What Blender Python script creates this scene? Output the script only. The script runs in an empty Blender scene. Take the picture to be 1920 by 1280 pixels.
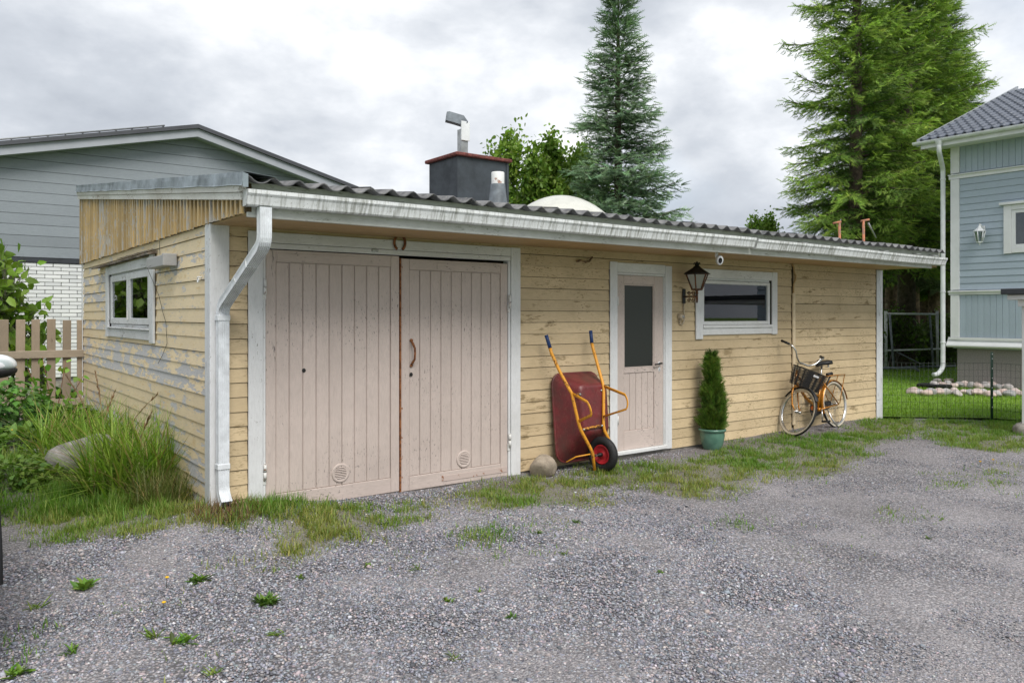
import bpy, bmesh, math, random
import numpy as np
from mathutils import Matrix, Vector
random.seed(7); rng = np.random.default_rng(7)
S = bpy.context.scene; COL = S.collection
R = math.radians

# ---------------------------------------------------------------- camera
F_PX, HY, CZ = 1473.0, 591.0, 1.62            # focal length (px of 1920), horizon row, eye height
ANG = R(52.947)                               # optical axis measured from the long wall's direction (+X)
CX, CY = -1.854, -6.368
FW = (math.cos(ANG), math.sin(ANG)); RT = (math.sin(ANG), -math.cos(ANG))
cam = bpy.data.cameras.new('camera'); camo = bpy.data.objects.new('camera', cam); COL.objects.link(camo)
camo.location = (CX, CY, CZ); camo.rotation_euler = (R(90), 0, ANG - R(90))
cam.sensor_width = 36.0; cam.lens = F_PX / 1920 * 36.0
cam.shift_y = -(640 - HY) / 1920.0; cam.clip_end = 2000; cam.clip_start = 0.05
S.camera = camo

# ---------------------------------------------------------------- world, sun, exposure
SUN_AZ, SUN_EL = R(-104), R(50)                # the sun stands behind thin cloud over the yard
world = bpy.data.worlds.new('World'); S.world = world; world.use_nodes = True
wn = world.node_tree; wn.nodes.clear()
def wnode(t, **k):
    n = wn.nodes.new(t)
    for a, b in k.items(): setattr(n, a, b)
    return n
w_out = wnode('ShaderNodeOutputWorld'); w_sky = wnode('ShaderNodeTexSky', sky_type='NISHITA', sun_disc=False)
w_sky.sun_elevation = SUN_EL; w_sky.sun_rotation = R(90) - SUN_AZ
w_bg = wnode('ShaderNodeBackground'); w_bg.inputs['Strength'].default_value = 0.08
w_cl = wnode('ShaderNodeBackground'); w_cl.inputs['Strength'].default_value = 0.565
w_tc = wnode('ShaderNodeTexCoord'); w_mp = wnode('ShaderNodeMapping'); w_mp.inputs['Scale'].default_value = (1, 1, 1.9)
w_mp.inputs['Location'].default_value = (3.1, 1.7, 0.4)
w_n1 = wnode('ShaderNodeTexNoise'); w_n1.inputs['Scale'].default_value = 1.9; w_n1.inputs['Detail'].default_value = 9; w_n1.inputs['Roughness'].default_value = .56; w_n1.inputs['Distortion'].default_value = .05
w_r1 = wnode('ShaderNodeValToRGB')
e = w_r1.color_ramp.elements
e[0].position = .33; e[0].color = (.43, .465, .52, 1)
e[1].position = .69; e[1].color = (1.10, 1.10, 1.09, 1)
x = e.new(.43); x.color = (.53, .565, .62, 1)
x = e.new(.515); x.color = (.67, .70, .745, 1)
x = e.new(.60); x.color = (.86, .88, .91, 1)
w_n2 = wnode('ShaderNodeTexNoise'); w_n2.inputs['Scale'].default_value = 2.6; w_n2.inputs['Detail'].default_value = 6
w_r2 = wnode('ShaderNodeValToRGB'); w_r2.color_ramp.elements[0].position = .30; w_r2.color_ramp.elements[0].color = (.80, .80, .80, 1); w_r2.color_ramp.elements[1].position = .45
w_mx = wnode('ShaderNodeMixShader')
w_n3 = wnode('ShaderNodeTexNoise'); w_n3.inputs['Scale'].default_value = 5.5; w_n3.inputs['Detail'].default_value = 10; w_n3.inputs['Roughness'].default_value = .55; w_n3.inputs['Distortion'].default_value = .08
w_ma = wnode('ShaderNodeMath', operation='MULTIPLY_ADD'); w_ma.inputs[1].default_value = .80; w_mb = wnode('ShaderNodeMath', operation='MULTIPLY_ADD'); w_mb.inputs[1].default_value = .52; w_mb.inputs[2].default_value = -.185
L = wn.links.new
L(w_tc.outputs['Generated'], w_mp.inputs['Vector']); L(w_mp.outputs['Vector'], w_n1.inputs['Vector']); L(w_mp.outputs['Vector'], w_n2.inputs['Vector'])
L(w_mp.outputs['Vector'], w_n3.inputs['Vector']); L(w_n3.outputs['Fac'], w_mb.inputs[0]); L(w_n1.outputs['Fac'], w_ma.inputs[0]); L(w_mb.outputs[0], w_ma.inputs[2]); L(w_ma.outputs[0], w_r1.inputs['Fac']); L(w_r1.outputs['Color'], w_cl.inputs['Color'])
L(w_n2.outputs['Fac'], w_r2.inputs['Fac']); L(w_r2.outputs['Color'], w_mx.inputs['Fac'])
L(w_sky.outputs['Color'], w_bg.inputs['Color']); L(w_bg.outputs['Background'], w_mx.inputs[1]); L(w_cl.outputs['Background'], w_mx.inputs[2])
L(w_mx.outputs['Shader'], w_out.inputs['Surface'])
sun = bpy.data.lights.new('sun', 'SUN'); sun.energy = 1.5; sun.angle = R(32); sun.color = (1, .96, .90)
suno = bpy.data.objects.new('sun', sun); COL.objects.link(suno)
sd = Vector((math.cos(SUN_EL)*math.cos(SUN_AZ), math.cos(SUN_EL)*math.sin(SUN_AZ), math.sin(SUN_EL)))
suno.rotation_euler = sd.to_track_quat('Z', 'Y').to_euler(); suno.location = sd * 40
vs = S.view_settings; vs.view_transform = 'Standard'; vs.look = 'None'; vs.gamma = 1; vs.exposure = 1.15; vs.use_curve_mapping = False

# ---------------------------------------------------------------- pixel <-> place
def ray(px): u = (px - 960) / F_PX; return (FW[0] + u*RT[0], FW[1] + u*RT[1])
def onY(px, py, Y=0.0):
    r = ray(px); t = (Y - CY) / r[1]; return Vector((CX + t*r[0], Y, CZ + (HY - py)/F_PX*t))
def onX(px, py, X=0.0):
    r = ray(px); t = (X - CX) / r[0]; return Vector((X, CY + t*r[1], CZ + (HY - py)/F_PX*t))
def onZ(px, py, Z=0.0):
    t = (CZ - Z)*F_PX/(py - HY); r = ray(px); return Vector((CX + t*r[0], CY + t*r[1], Z))
def atd(px, py, t):
    r = ray(px); return Vector((CX + t*r[0], CY + t*r[1], CZ + (HY - py)/F_PX*t))
def sstep(a, b, x): t = np.clip((x - a)/(b - a), 0, 1); return t*t*(3 - 2*t)
def gz(X, Y):
    """height of the ground: a heap of gravel at the corner, the garden bank beyond it"""
    X = np.asarray(X, float); Y = np.asarray(Y, float)
    h = .115*np.exp(-((X - .0)**2/.9 + (Y + .15)**2/.55))
    h = h + .26*sstep(.4, 4.5, Y)*sstep(.6, -.3, X)
    h = h + .012*np.sin(X*2.1 + 1.3)*np.sin(Y*1.7 + .4) + .006*np.sin(X*5.3)*np.cos(Y*4.7)
    h = h - .020*np.exp(-((X*.42 - Y*.90 - 4.3)/.26)**2) - .020*np.exp(-((X*.42 - Y*.90 - 5.75)/.28)**2)
    h = h + .05*sstep(-.55, -.1, Y)*sstep(5.5, 8, X)*sstep(10.6, 9.5, X)
    return h
def onG(px, py):
    z = 0.0
    for _ in range(8):
        p = onZ(px, py, z); z = float(gz(p.x, p.y))
    return Vector((p.x, p.y, z))

# ---------------------------------------------------------------- scene helpers
WM = {}
def _world(o): return WM.get(o.name, Matrix())
def tag(o, label=None, cat=None, group=None, kind=None):
    if label: o['label'] = label
    if cat: o['category'] = cat
    if group: o['group'] = group
    if kind: o['kind'] = kind
    return o
def thing(name, loc, label, cat, group=None, rot=None):
    o = bpy.data.objects.new(name, None); COL.objects.link(o); o.location = loc
    o.empty_display_size = .1
    m = Matrix.Translation(Vector(loc))
    if rot is not None: o.rotation_euler = rot; m = m @ rot.to_matrix().to_4x4()
    WM[o.name] = m; return tag(o, label, cat, group)
def link(name, me, parent=None, local=False, mat=None):
    o = bpy.data.objects.new(name, me); COL.objects.link(o)
    if mat is not None and len(me.materials) == 0: me.materials.append(mat)
    if parent is not None:
        o.parent = parent
        if local: WM[o.name] = _world(parent)
        else:
            o.matrix_parent_inverse = _world(parent).inverted(); WM[o.name] = Matrix()
    else: WM[o.name] = Matrix()
    return o
def piece(name, me, parent, loc, scale=(1,1,1), rot=(0,0,0)):
    """a repeated piece sharing mesh data, placed in world space under a parent that was built in world space"""
    o = bpy.data.objects.new(name, me); COL.objects.link(o); o.parent = parent
    o.matrix_parent_inverse = _world(parent).inverted()
    o.location = loc; o.scale = scale; o.rotation_euler = rot
    return o
def copy_tree(o, parent=None):
    c = o.copy(); COL.objects.link(c)
    if parent is not None: c.parent = parent; c.matrix_parent_inverse = o.matrix_parent_inverse.copy()
    for ch in list(o.children): copy_tree(ch, c)
    return c

class MB:
    def __init__(s): s.v = []; s.f = []; s.sm = []
    def add(s, vs, fs, smooth=False, M=None):
        b = len(s.v)
        s.v += [tuple(M @ Vector(p)) for p in vs] if M is not None else [tuple(p) for p in vs]
        s.f += [tuple(b + i for i in f) for f in fs]; s.sm += [smooth]*len(fs); return s
    def box(s, x0, x1, y0, y1, z0, z1, M=None):
        vs = [(x0,y0,z0),(x1,y0,z0),(x1,y1,z0),(x0,y1,z0),(x0,y0,z1),(x1,y0,z1),(x1,y1,z1),(x0,y1,z1)]
        return s.add(vs, [(0,3,2,1),(4,5,6,7),(0,1,5,4),(1,2,6,5),(2,3,7,6),(3,0,4,7)], M=M)
    def cbox(s, x0, x1, y0, y1, z0, z1, c=.004, M=None):
        """box with chamfered edges"""
        bm = bmesh.new(); bmesh.ops.create_cube(bm, size=1)
        for v in bm.verts: v.co = ((x0+x1)/2 + v.co.x*(x1-x0), (y0+y1)/2 + v.co.y*(y1-y0), (z0+z1)/2 + v.co.z*(z1-z0))
        bmesh.ops.bevel(bm, geom=bm.edges[:], offset=c, segments=1, affect='EDGES')
        bm.verts.index_update(); s.add([v.co[:] for v in bm.verts], [[v.index for v in f.verts] for f in bm.faces], M=M); bm.free(); return s
    def prism(s, poly, axis, a, b, M=None, smooth=False):
        """poly: 2-D outline in the two other axes (in order xyz), swept from a to b along axis"""
        n = len(poly)
        def P(q, t): return {0:(t,q[0],q[1]),1:(q[0],t,q[1]),2:(q[0],q[1],t)}[axis]
        vs = [P(q,a) for q in poly] + [P(q,b) for q in poly]
        fs = [tuple(range(n))[::-1], tuple(range(n,2*n))]
        s.add(vs, fs, M=M); k = len(s.v) - 2*n
        for i in range(n):
            j = (i+1) % n; s.f.append((k+i,k+j,k+n+j,k+n+i)); s.sm.append(smooth)
        return s
    def tube(s, pts, r, n=8, closed=False, cap=True, M=None, flat=None):
        pts = [Vector(p) for p in pts]; m = len(pts)
        rs = r if isinstance(r, (list,tuple)) else [r]*m
        vs = []; up = None
        for i, p in enumerate(pts):
            if closed: d = pts[(i+1) % m] - pts[i-1]
            else: d = pts[min(i+1,m-1)] - pts[max(i-1,0)]
            if d.length < 1e-9: d = Vector((0,0,1))
            d.normalize()
            if up is None:
                up = Vector((0,0,1)) if abs(d.z) < .9 else Vector((1,0,0))
            a = up - d*up.dot(d)
            if a.length < 1e-6: a = d.orthogonal()
            a.normalize(); b = d.cross(a); up = a
            for k in range(n):
                t = 2*math.pi*k/n; fa = flat if flat else 1.0
                vs.append(p + a*(math.cos(t)*rs[i]) + b*(math.sin(t)*rs[i]*fa))
        fs = []
        for i in range(m if closed else m-1):
            i2 = (i+1) % m
            for k in range(n):
                k2 = (k+1) % n; fs.append((i*n+k, i*n+k2, i2*n+k2, i2*n+k))
        s.add(vs, fs, True, M)
        if cap and not closed:
            base = len(s.v) - m*n
            s.f.append(tuple(base+k for k in range(n))[::-1]); s.f.append(tuple(base+(m-1)*n+k for k in range(n))); s.sm += [False,False]
        return s
    def lathe(s, prof, n=24, M=None, smooth=True, arc=2*math.pi):
        """prof: (radius, z) list turned about z"""
        vs = []; m = len(prof); full = arc > 6.28
        steps = n if full else n+1
        for k in range(steps):
            t = arc*k/n; c, q = math.cos(t), math.sin(t)
            vs += [(r*c, r*q, z) for r, z in prof]
        fs = []
        for k in range(n):
            k2 = (k+1) % steps
            for i in range(m-1): fs.append((k*m+i, k2*m+i, k2*m+i+1, k*m+i+1))
        return s.add(vs, fs, smooth, M)
    def mesh(s, name):
        me = bpy.data.meshes.new(name); me.from_pydata(s.v, [], s.f)
        if any(s.sm): me.polygons.foreach_set('use_smooth', s.sm)
        me.update(); return me
    def build(s, name, mat, parent=None, local=False):
        me = s.mesh(name); me.materials.append(mat); return link(name, me, parent, local)

def npmesh(name, V, T, mat, col=None, smooth=False):
    """triangle mesh straight from arrays, with an optional per-vertex colour attribute"""
    me = bpy.data.meshes.new(name); V = np.asarray(V, np.float32); T = np.asarray(T, np.int32)
    me.vertices.add(len(V)); me.vertices.foreach_set('co', V.ravel())
    k = T.shape[1]
    me.loops.add(T.size); me.loops.foreach_set('vertex_index', T.ravel())
    me.polygons.add(len(T)); me.polygons.foreach_set('loop_start', np.arange(0, T.size, k, dtype=np.int32))
    try: me.polygons.foreach_set('loop_total', np.full(len(T), k, np.int32))
    except Exception: pass
    if smooth: me.polygons.foreach_set('use_smooth', np.ones(len(T), bool))
    me.update(calc_edges=True)
    if col is not None:
        a = me.color_attributes.new('Col', 'FLOAT_COLOR', 'POINT'); c = np.ones((len(V),4), np.float32); c[:,:3] = col
        a.data.foreach_set('color', c.ravel())
    me.materials.append(mat); return me
def scatter(name, tv, tf, pos, Rm, sc, col, mat):
    """N copies of a small template joined into one mesh"""
    tv = np.asarray(tv, float); tf = np.asarray(tf, int); N = len(pos); k = len(tv)
    sc = np.asarray(sc, float)
    if sc.ndim == 1: sc = np.repeat(sc[:,None], 3, 1)
    V = np.einsum('nij,nkj->nki', Rm, tv[None]*sc[:,None,:]) + np.asarray(pos)[:,None,:]
    T = tf[None] + (np.arange(N)*k)[:,None,None]
    return npmesh(name, V.reshape(-1,3), T.reshape(-1,tf.shape[1]), mat, np.repeat(np.asarray(col), k, 0))
def frames(d, roll=None, up=(0,0,1)):
    """rotation matrices whose local y axis is d and whose z axis is near up"""
    d = d/np.linalg.norm(d, axis=1, keepdims=True); u = np.broadcast_to(np.array(up, float), d.shape).copy()
    bad = np.abs((d*u).sum(1)) > .97; u[bad] = (1,0,0)
    x = np.cross(d, u); x /= np.linalg.norm(x, axis=1, keepdims=True); z = np.cross(x, d)
    if roll is not None:
        c, s_ = np.cos(roll)[:,None], np.sin(roll)[:,None]; x, z = c*x + s_*z, -s_*x + c*z
    return np.stack([x, d, z], 2)
def softin(x, y, poly, r=.17):
    x = np.asarray(x, float); y = np.asarray(y, float); xs = [q[0] for q in poly]; ys = [q[1] for q in poly]; out = np.zeros(x.shape)
    k = (x > min(xs)-.6) & (x < max(xs)+.6) & (y > min(ys)-.6) & (y < max(ys)+.6)
    X = x[k] + (vnoise(x[k], y[k], 1.9, 3)-.5)*.44; Y = y[k] + (vnoise(x[k], y[k], 2.2, 4)-.5)*.40; s = np.zeros(X.shape)
    offs = [(0,0)] + [(r*math.cos(a), r*math.sin(a)) for a in (.3,1.35,2.4,3.44,4.5,5.5)]
    for dx, dy in offs: s += inpoly(X+dx, Y+dy, poly)
    out[k] = s/len(offs); return out
def inpoly(x, y, poly):
    x = np.asarray(x); y = np.asarray(y); r = np.zeros(x.shape, bool); n = len(poly)
    for i in range(n):
        (x0,y0), (x1,y1) = poly[i], poly[i-1]
        c = ((y0 > y) != (y1 > y)) & (x < (x1-x0)*(y-y0)/(y1-y0+1e-12) + x0); r ^= c
    return r
def vnoise(x, y, s, seed=0):
    """smooth value noise 0..1"""
    g = np.random.default_rng(seed).random((256,256)); x = np.asarray(x)*s + 1000; y = np.asarray(y)*s + 1000
    xi = np.floor(x).astype(int); yi = np.floor(y).astype(int); fx = x-xi; fy = y-yi
    fx = fx*fx*(3-2*fx); fy = fy*fy*(3-2*fy); G = lambda a, b: g[a % 256, b % 256]
    return (G(xi,yi)*(1-fx)+G(xi+1,yi)*fx)*(1-fy) + (G(xi,yi+1)*(1-fx)+G(xi+1,yi+1)*fx)*fy

# ---------------------------------------------------------------- materials
class NT:
    def __init__(s, name):
        s.m = bpy.data.materials.new(name); s.m.use_nodes = True; s.t = s.m.node_tree; s.b = s.t.nodes['Principled BSDF']
        s.out = s.t.nodes['Material Output']; s.geo = None
    def n(s, typ, **k):
        nd = s.t.nodes.new(typ)
        for a, b in k.items():
            if a.startswith('i_'):
                nd.inputs[a[2:].replace('_',' ')].default_value = b
            else: setattr(nd, a, b)
        return nd
    def l(s, a, b): s.t.links.new(a, b)
    def pos(s, scale=(1,1,1), loc=(0,0,0), rot=(0,0,0), obj=False):
        if obj: src = s.n('ShaderNodeTexCoord').outputs['Object']
        else: src = s.n('ShaderNodeNewGeometry').outputs['Position']
        mp = s.n('ShaderNodeMapping'); mp.inputs['Scale'].default_value = scale; mp.inputs['Location'].default_value = loc; mp.inputs['Rotation'].default_value = rot
        s.l(src, mp.inputs['Vector']); return mp.outputs['Vector']
    def noise(s, vec, sc, det=5, ro=.55, dist=0):
        nd = s.n('ShaderNodeTexNoise'); nd.inputs['Scale'].default_value = sc; nd.inputs['Detail'].default_value = det; nd.inputs['Roughness'].default_value = ro; nd.inputs['Distortion'].default_value = dist
        s.l(vec, nd.inputs['Vector']); return nd.outputs['Fac']
    def ramp(s, fac, stops):
        nd = s.n('ShaderNodeValToRGB'); e = nd.color_ramp.elements
        while len(e) < len(stops): e.new(.5)
        for el, (p, c) in zip(e, stops):
            el.position = p; el.color = (c,c,c,1) if isinstance(c, (int,float)) else tuple(c)+(1,)
        s.l(fac, nd.inputs['Fac']); return nd.outputs['Color']
    def mix(s, fac, a, b, typ='MIX'):
        nd = s.n('ShaderNodeMix', data_type='RGBA', blend_type=typ)
        for sock, val in ((nd.inputs['Factor'],fac),(nd.inputs['A'],a),(nd.inputs['B'],b)):
            pass
        def put(sock, val):
            if isinstance(val, (int,float)): sock.default_value = val
            elif isinstance(val, tuple): sock.default_value = val+(1,) if len(val)==3 else val
            else: s.l(val, sock)
        put(nd.inputs[0], fac); put(nd.inputs[6], a); put(nd.inputs[7], b); return nd.outputs[2]
    def math(s, op, a, b=0.0):
        nd = s.n('ShaderNodeMath', operation=op)
        for i, v in enumerate((a,b)):
            if isinstance(v, (int,float)): nd.inputs[i].default_value = v
            else: s.l(v, nd.inputs[i])
        return nd.outputs[0]
    def rnd(s): return s.n('ShaderNodeObjectInfo').outputs['Random']
    def bump(s, h, dist=.002, st=1.0):
        nd = s.n('ShaderNodeBump'); nd.inputs['Distance'].default_value = dist; nd.inputs['Strength'].default_value = st
        s.l(h, nd.inputs['Height']); s.l(nd.outputs['Normal'], s.b.inputs['Normal']); return nd
    def setc(s, c):
        if isinstance(c, tuple): s.b.inputs['Base Color'].default_value = c+(1,)
        else: s.l(c, s.b.inputs['Base Color'])
    def set(s, **k):
        for a, b in k.items(): s.b.inputs[a.replace('_',' ')].default_value = b
GR = {'x': (1,7,7), 'y': (7,1,7), 'z': (7,7,1)}
def paint(name, col, axis='x', wood=(.20,.185,.165), peel=.70, chips=.70, dirt=.35, dirtc=(.16,.135,.10), var=.10, rough=.62, soft=.03, psc=1.6, flake=None, bv=.06):
    """old paint on wood: flaking patches drawn out along the grain, chips, grime, a tone of its own for each board"""
    t = NT(name); g = GR[axis]; gs = tuple(.62*v if v > 1 else 1 for v in g)
    v1 = t.pos(gs); v2 = t.pos(g); v0 = t.pos()
    pn = t.math('ADD', t.noise(v1, psc*2.1, 9, .70, .25), t.math('MULTIPLY', t.math('SUBTRACT', t.rnd(), .5), bv))
    pn = t.math('ADD', pn, t.math('MULTIPLY', t.math('SUBTRACT', t.noise(v0, 1.0, 2), .5), .25))
    pm = t.ramp(pn, [(peel-soft, 0), (peel+soft, 1)])
    cm = t.ramp(t.noise(t.pos(tuple(.5*q if q > 1 else 1 for q in g)), 26, 3, .6), [(chips, 0), (chips+.025, 1)])
    cm = t.mix(1.0, cm, t.ramp(t.noise(v0, 1.7, 4), [(.46, .0), (.62, 1)]), 'MULTIPLY')
    mask = t.mix(1.0, pm, cm, 'LIGHTEN')
    gr = t.noise(v2, 14, 6, .7)
    wc = t.mix(gr, tuple(.55*c for c in wood), tuple(min(1,1.45*c) for c in wood))
    r = t.rnd()
    pc = t.mix(r, tuple(c*(1-var) for c in col), tuple(min(.9,c*(1+var*.6)) for c in col))
    pc = t.mix(t.ramp(gr, [(.35, .28), (.60, 0)]), pc, tuple(c*.62 for c in col))
    dm = t.ramp(t.noise(v0, 1.1, 7, .65), [(.40, 0), (.74, dirt)])
    dm2 = t.ramp(t.noise(v1, 7.0, 5, .7), [(.5, 0), (.75, dirt*.8)])
    pc = t.mix(dm, pc, dirtc); pc = t.mix(dm2, pc, tuple(c*.6 for c in col))
    if flake:
        fm = t.ramp(t.noise(v1, psc*3.3, 8, .7, .2), [(flake[1]-.02, 0), (flake[1]+.02, 1)]); pc = t.mix(fm, pc, flake[0])
    t.setc(t.mix(mask, pc, wc)); t.set(Roughness=rough)
    t.l(t.ramp(mask, [(0, rough-.08), (1, .9)]), t.b.inputs['Roughness'])
    t.set(Specular_IOR_Level=.3)
    h = t.math('SUBTRACT', t.math('MULTIPLY', gr, .6), t.math('MULTIPLY', mask, .8)); t.bump(h, .0018, .8)
    return t.m
def plain(name, col, rough=.5, metal=0, nsc=8, amt=.25, bump=.0, spec=.5, dark=None, obj=False):
    t = NT(name); v = t.pos(obj=obj); f = t.noise(v, nsc, 6, .65)
    d = dark or tuple(c*(1-amt*1.6) for c in col)
    t.setc(t.mix(t.ramp(f, [(.34, 0), (.66, 1)]), d, tuple(min(1,c*(1+amt*.35)) for c in col)))
    t.set(Roughness=rough, Metallic=metal, Specular_IOR_Level=spec)
    t.l(t.ramp(f, [(.3, min(1,rough+.15)), (.7, max(.05,rough-.08))]), t.b.inputs['Roughness'])
    if bump: t.bump(t.noise(v, nsc*5, 5, .6), bump, .8)
    return t.m
def rusty(name, col, rust=(.22,.085,.03), thr=.56, rough=.45, sc=22, metal=0):
    t = NT(name); v = t.pos(); f = t.noise(v, sc, 8, .7); m = t.ramp(f, [(thr-.03, 0), (thr+.03, 1)])
    rc = t.mix(t.noise(v, sc*4, 4), tuple(c*.45 for c in rust), tuple(c*1.5 for c in rust))
    t.setc(t.mix(m, col, rc)); t.set(Metallic=metal); t.l(t.ramp(m, [(0, rough), (1, .9)]), t.b.inputs['Roughness']); t.bump(t.math('MULTIPLY', m, 1), .0006, .6); return t.m
def foliage(name, trans=.28, rough=.5):
    t = NT(name); a = t.n('ShaderNodeVertexColor', layer_name='Col'); t.setc(a.outputs['Color']); t.set(Roughness=rough, Specular_IOR_Level=.35)
    tr = t.n('ShaderNodeBsdfTranslucent'); mx = t.n('ShaderNodeMixShader'); mx.inputs[0].default_value = trans
    br = t.mix(1.0, a.outputs['Color'], (1.25,1.3,.7), 'MULTIPLY'); t.l(br, tr.inputs['Color'])
    t.l(t.b.outputs[0], mx.inputs[1]); t.l(tr.outputs[0], mx.inputs[2]); t.l(mx.outputs[0], t.out.inputs['Surface']); return t.m
def colmat(name, rough=.85, bump=None):
    t = NT(name); a = t.n('ShaderNodeVertexColor', layer_name='Col')
    f = t.noise(t.pos(), 90, 4, .6); t.setc(t.mix(t.ramp(f, [(.3,.0),(.7,.5)]), a.outputs['Color'], t.mix(1.0, a.outputs['Color'], (.6,.6,.6), 'MULTIPLY'))); t.set(Roughness=rough, Specular_IOR_Level=.3)
    return t.m
def glass(name, tint=(.8,.84,.84), rough=.0, amount=.12):
    t = NT(name); t.t.nodes.remove(t.b)
    fr = t.n('ShaderNodeFresnel'); fr.inputs['IOR'].default_value = 1.5
    gl = t.n('ShaderNodeBsdfGlossy'); gl.inputs['Roughness'].default_value = rough; gl.inputs['Color'].default_value = (.78,.80,.84,1)
    tr = t.n('ShaderNodeBsdfTransparent'); tr.inputs['Color'].default_value = tint+(1,)
    mx = t.n('ShaderNodeMixShader'); f = t.math('ADD', fr.outputs[0], amount*.2)
    t.l(f, mx.inputs[0]); t.l(tr.outputs[0], mx.inputs[1]); t.l(gl.outputs[0], mx.inputs[2]); t.l(mx.outputs[0], t.out.inputs['Surface']); return t.m

M = {}
YEL = (.66,.50,.275)
M['yf'] = paint('yellow_paint_front', (.665,.525,.33), 'x', wood=(.30,.225,.125), peel=.622, chips=.595, dirt=.60, dirtc=(.36,.27,.15), var=.14, psc=1.3, bv=.05)
M['yl'] = paint('yellow_paint_weathered_lit', (.84,.69,.455), 'y', wood=(.50,.495,.495), peel=.533, chips=.64, dirt=.22, dirtc=(.28,.24,.16), var=.10, psc=1.5, soft=.018, flake=((.66,.50,.27),.60), bv=.14)  # flaked side wall; base colour lightened as if more light fell on it
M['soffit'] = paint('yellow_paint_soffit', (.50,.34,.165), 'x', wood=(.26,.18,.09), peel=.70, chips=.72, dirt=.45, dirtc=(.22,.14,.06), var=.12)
M['batten'] = paint('yellow_paint_battens', (.60,.43,.20), 'z', wood=(.46,.44,.40), peel=.57, chips=.57, dirt=.6, dirtc=(.12,.09,.05), var=.34, psc=2.4, bv=.16)
M['wz'] = paint('white_paint_upright', (.73,.74,.75), 'z', wood=(.26,.25,.23), peel=.78, chips=.66, dirt=.35, dirtc=(.34,.33,.31), var=.05)
M['wx'] = paint('white_paint_level', (.73,.74,.74), 'x', wood=(.26,.25,.23), peel=.76, chips=.64, dirt=.40, dirtc=(.33,.31,.28), var=.05)
M['wpeel'] = paint('white_paint_flaking', (.70,.72,.74), 'z', wood=(.20,.19,.17), peel=.66, chips=.60, dirt=.42, dirtc=(.35,.34,.31), var=.06)
M['wy'] = paint('white_paint_window', (.70,.72,.74), 'y', wood=(.32,.31,.29), peel=.64, chips=.60, dirt=.40, dirtc=(.33,.32,.28), var=.06)
M['pink'] = paint('pink_beige_paint', (.585,.495,.45), 'z', wood=(.17,.155,.145), peel=.715, chips=.625, dirt=.40, dirtc=(.34,.29,.26), var=.035, psc=1.3)
M['pinkx'] = paint('pink_beige_rail', (.585,.495,.45), 'x', wood=(.17,.155,.145), peel=.70, chips=.62, dirt=.40, dirtc=(.34,.29,.26), var=.03, psc=1.3)
M['pinkrust'] = rusty('pink_rusty_edge', (.50,.41,.37), thr=.60, sc=14, rough=.6)
M['rust'] = rusty('rust', (.26,.10,.035), (.13,.045,.015), .5, .85, 30)
M['fascia'] = paint('mossy_white_fascia', (.60,.61,.58), 'x', wood=(.20,.21,.15), peel=.64, chips=.60, dirt=.62, dirtc=(.20,.20,.12), var=.06, psc=2.2)
M['white_metal'] = plain('white_sheet_metal', (.76,.78,.80), .38, 0, 5, .10)
def gutter_mat():
    t = NT('stained_white_gutter'); v = t.pos((14,2,1.2)); f = t.noise(v, 3.2, 7, .65); g = t.noise(t.pos(), 1.0, 5, .6)
    m = t.ramp(t.math('ADD', t.math('MULTIPLY', f, .75), t.math('MULTIPLY', g, .35)), [(.50, 0), (.70, 1)])
    c = t.mix(m, (.74,.76,.77), (.22,.225,.19)); s = t.ramp(t.noise(t.pos(), 70, 4, .7), [(.60, 0), (.66, .7)])
    t.setc(t.mix(s, c, (.16,.16,.13))); t.set(Roughness=.45); return t.m
M['gutter'] = gutter_mat()
M['pipe'] = plain('downpipe_white', (.74,.77,.80), .35, 0, 9, .14)
def roofmat():
    t = NT('weathered_corrugated_sheet'); v = t.pos(); f = t.noise(v, 6, 7, .65)
    c = t.mix(t.ramp(f, [(.38, 0), (.62, 1)]), (.06,.062,.068), (.19,.19,.195))
    li = t.ramp(t.noise(v, 19, 5, .7), [(.60, 0), (.68, 1)]); c = t.mix(li, c, (.26,.25,.20)); t.setc(c); t.set(Roughness=.62); t.bump(f, .002, .5); return t.m
M['roof'] = roofmat()
M['flash'] = plain('grey_flashing', (.30,.35,.38), .42, .55, 3.5, .35)
M['black_sheet'] = plain('black_chimney_sheet', (.052,.062,.074), .48, .15, 4, .25)
M['redcap'] = plain('red_cap', (.20,.055,.045), .75, 0, 26, .45, .002)
M['galv'] = plain('galvanised', (.42,.43,.43), .38, .75, 9, .2)
M['dome'] = plain('milky_dome', (.60,.60,.54), .28, 0, 6, .10)
M['dark'] = plain('dark_interior', (.02,.02,.02), .9)
M['core'] = plain('wall_core', (.10,.08,.05), .9)
M['concrete'] = plain('concrete', (.30,.28,.25), .9, 0, 14, .3, .003)
M['glass'] = glass('window_glass'); M['oldglass'] = glass('old_window_glass', (.74,.80,.76), .015, .4)
def frosted():
    t = NT('dark_textured_glass'); f = t.noise(t.pos(), 170, 2); t.setc((.018,.020,.018)); t.set(Roughness=.32); t.bump(f, .0015, .9); return t.m
M['frost'] = frosted()
M['curtain'] = plain('curtain', (.62,.64,.62), .9, 0, 3, .1)
M['blackmetal'] = plain('black_iron', (.018,.018,.018), .5, .3, 30, .3)
M['steel'] = plain('steel', (.55,.55,.55), .25, .9, 20, .15)
# ================================================================ GROUND
PX = lambda pts: [tuple(onG(a, b)[:2]) for a, b in pts]
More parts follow.
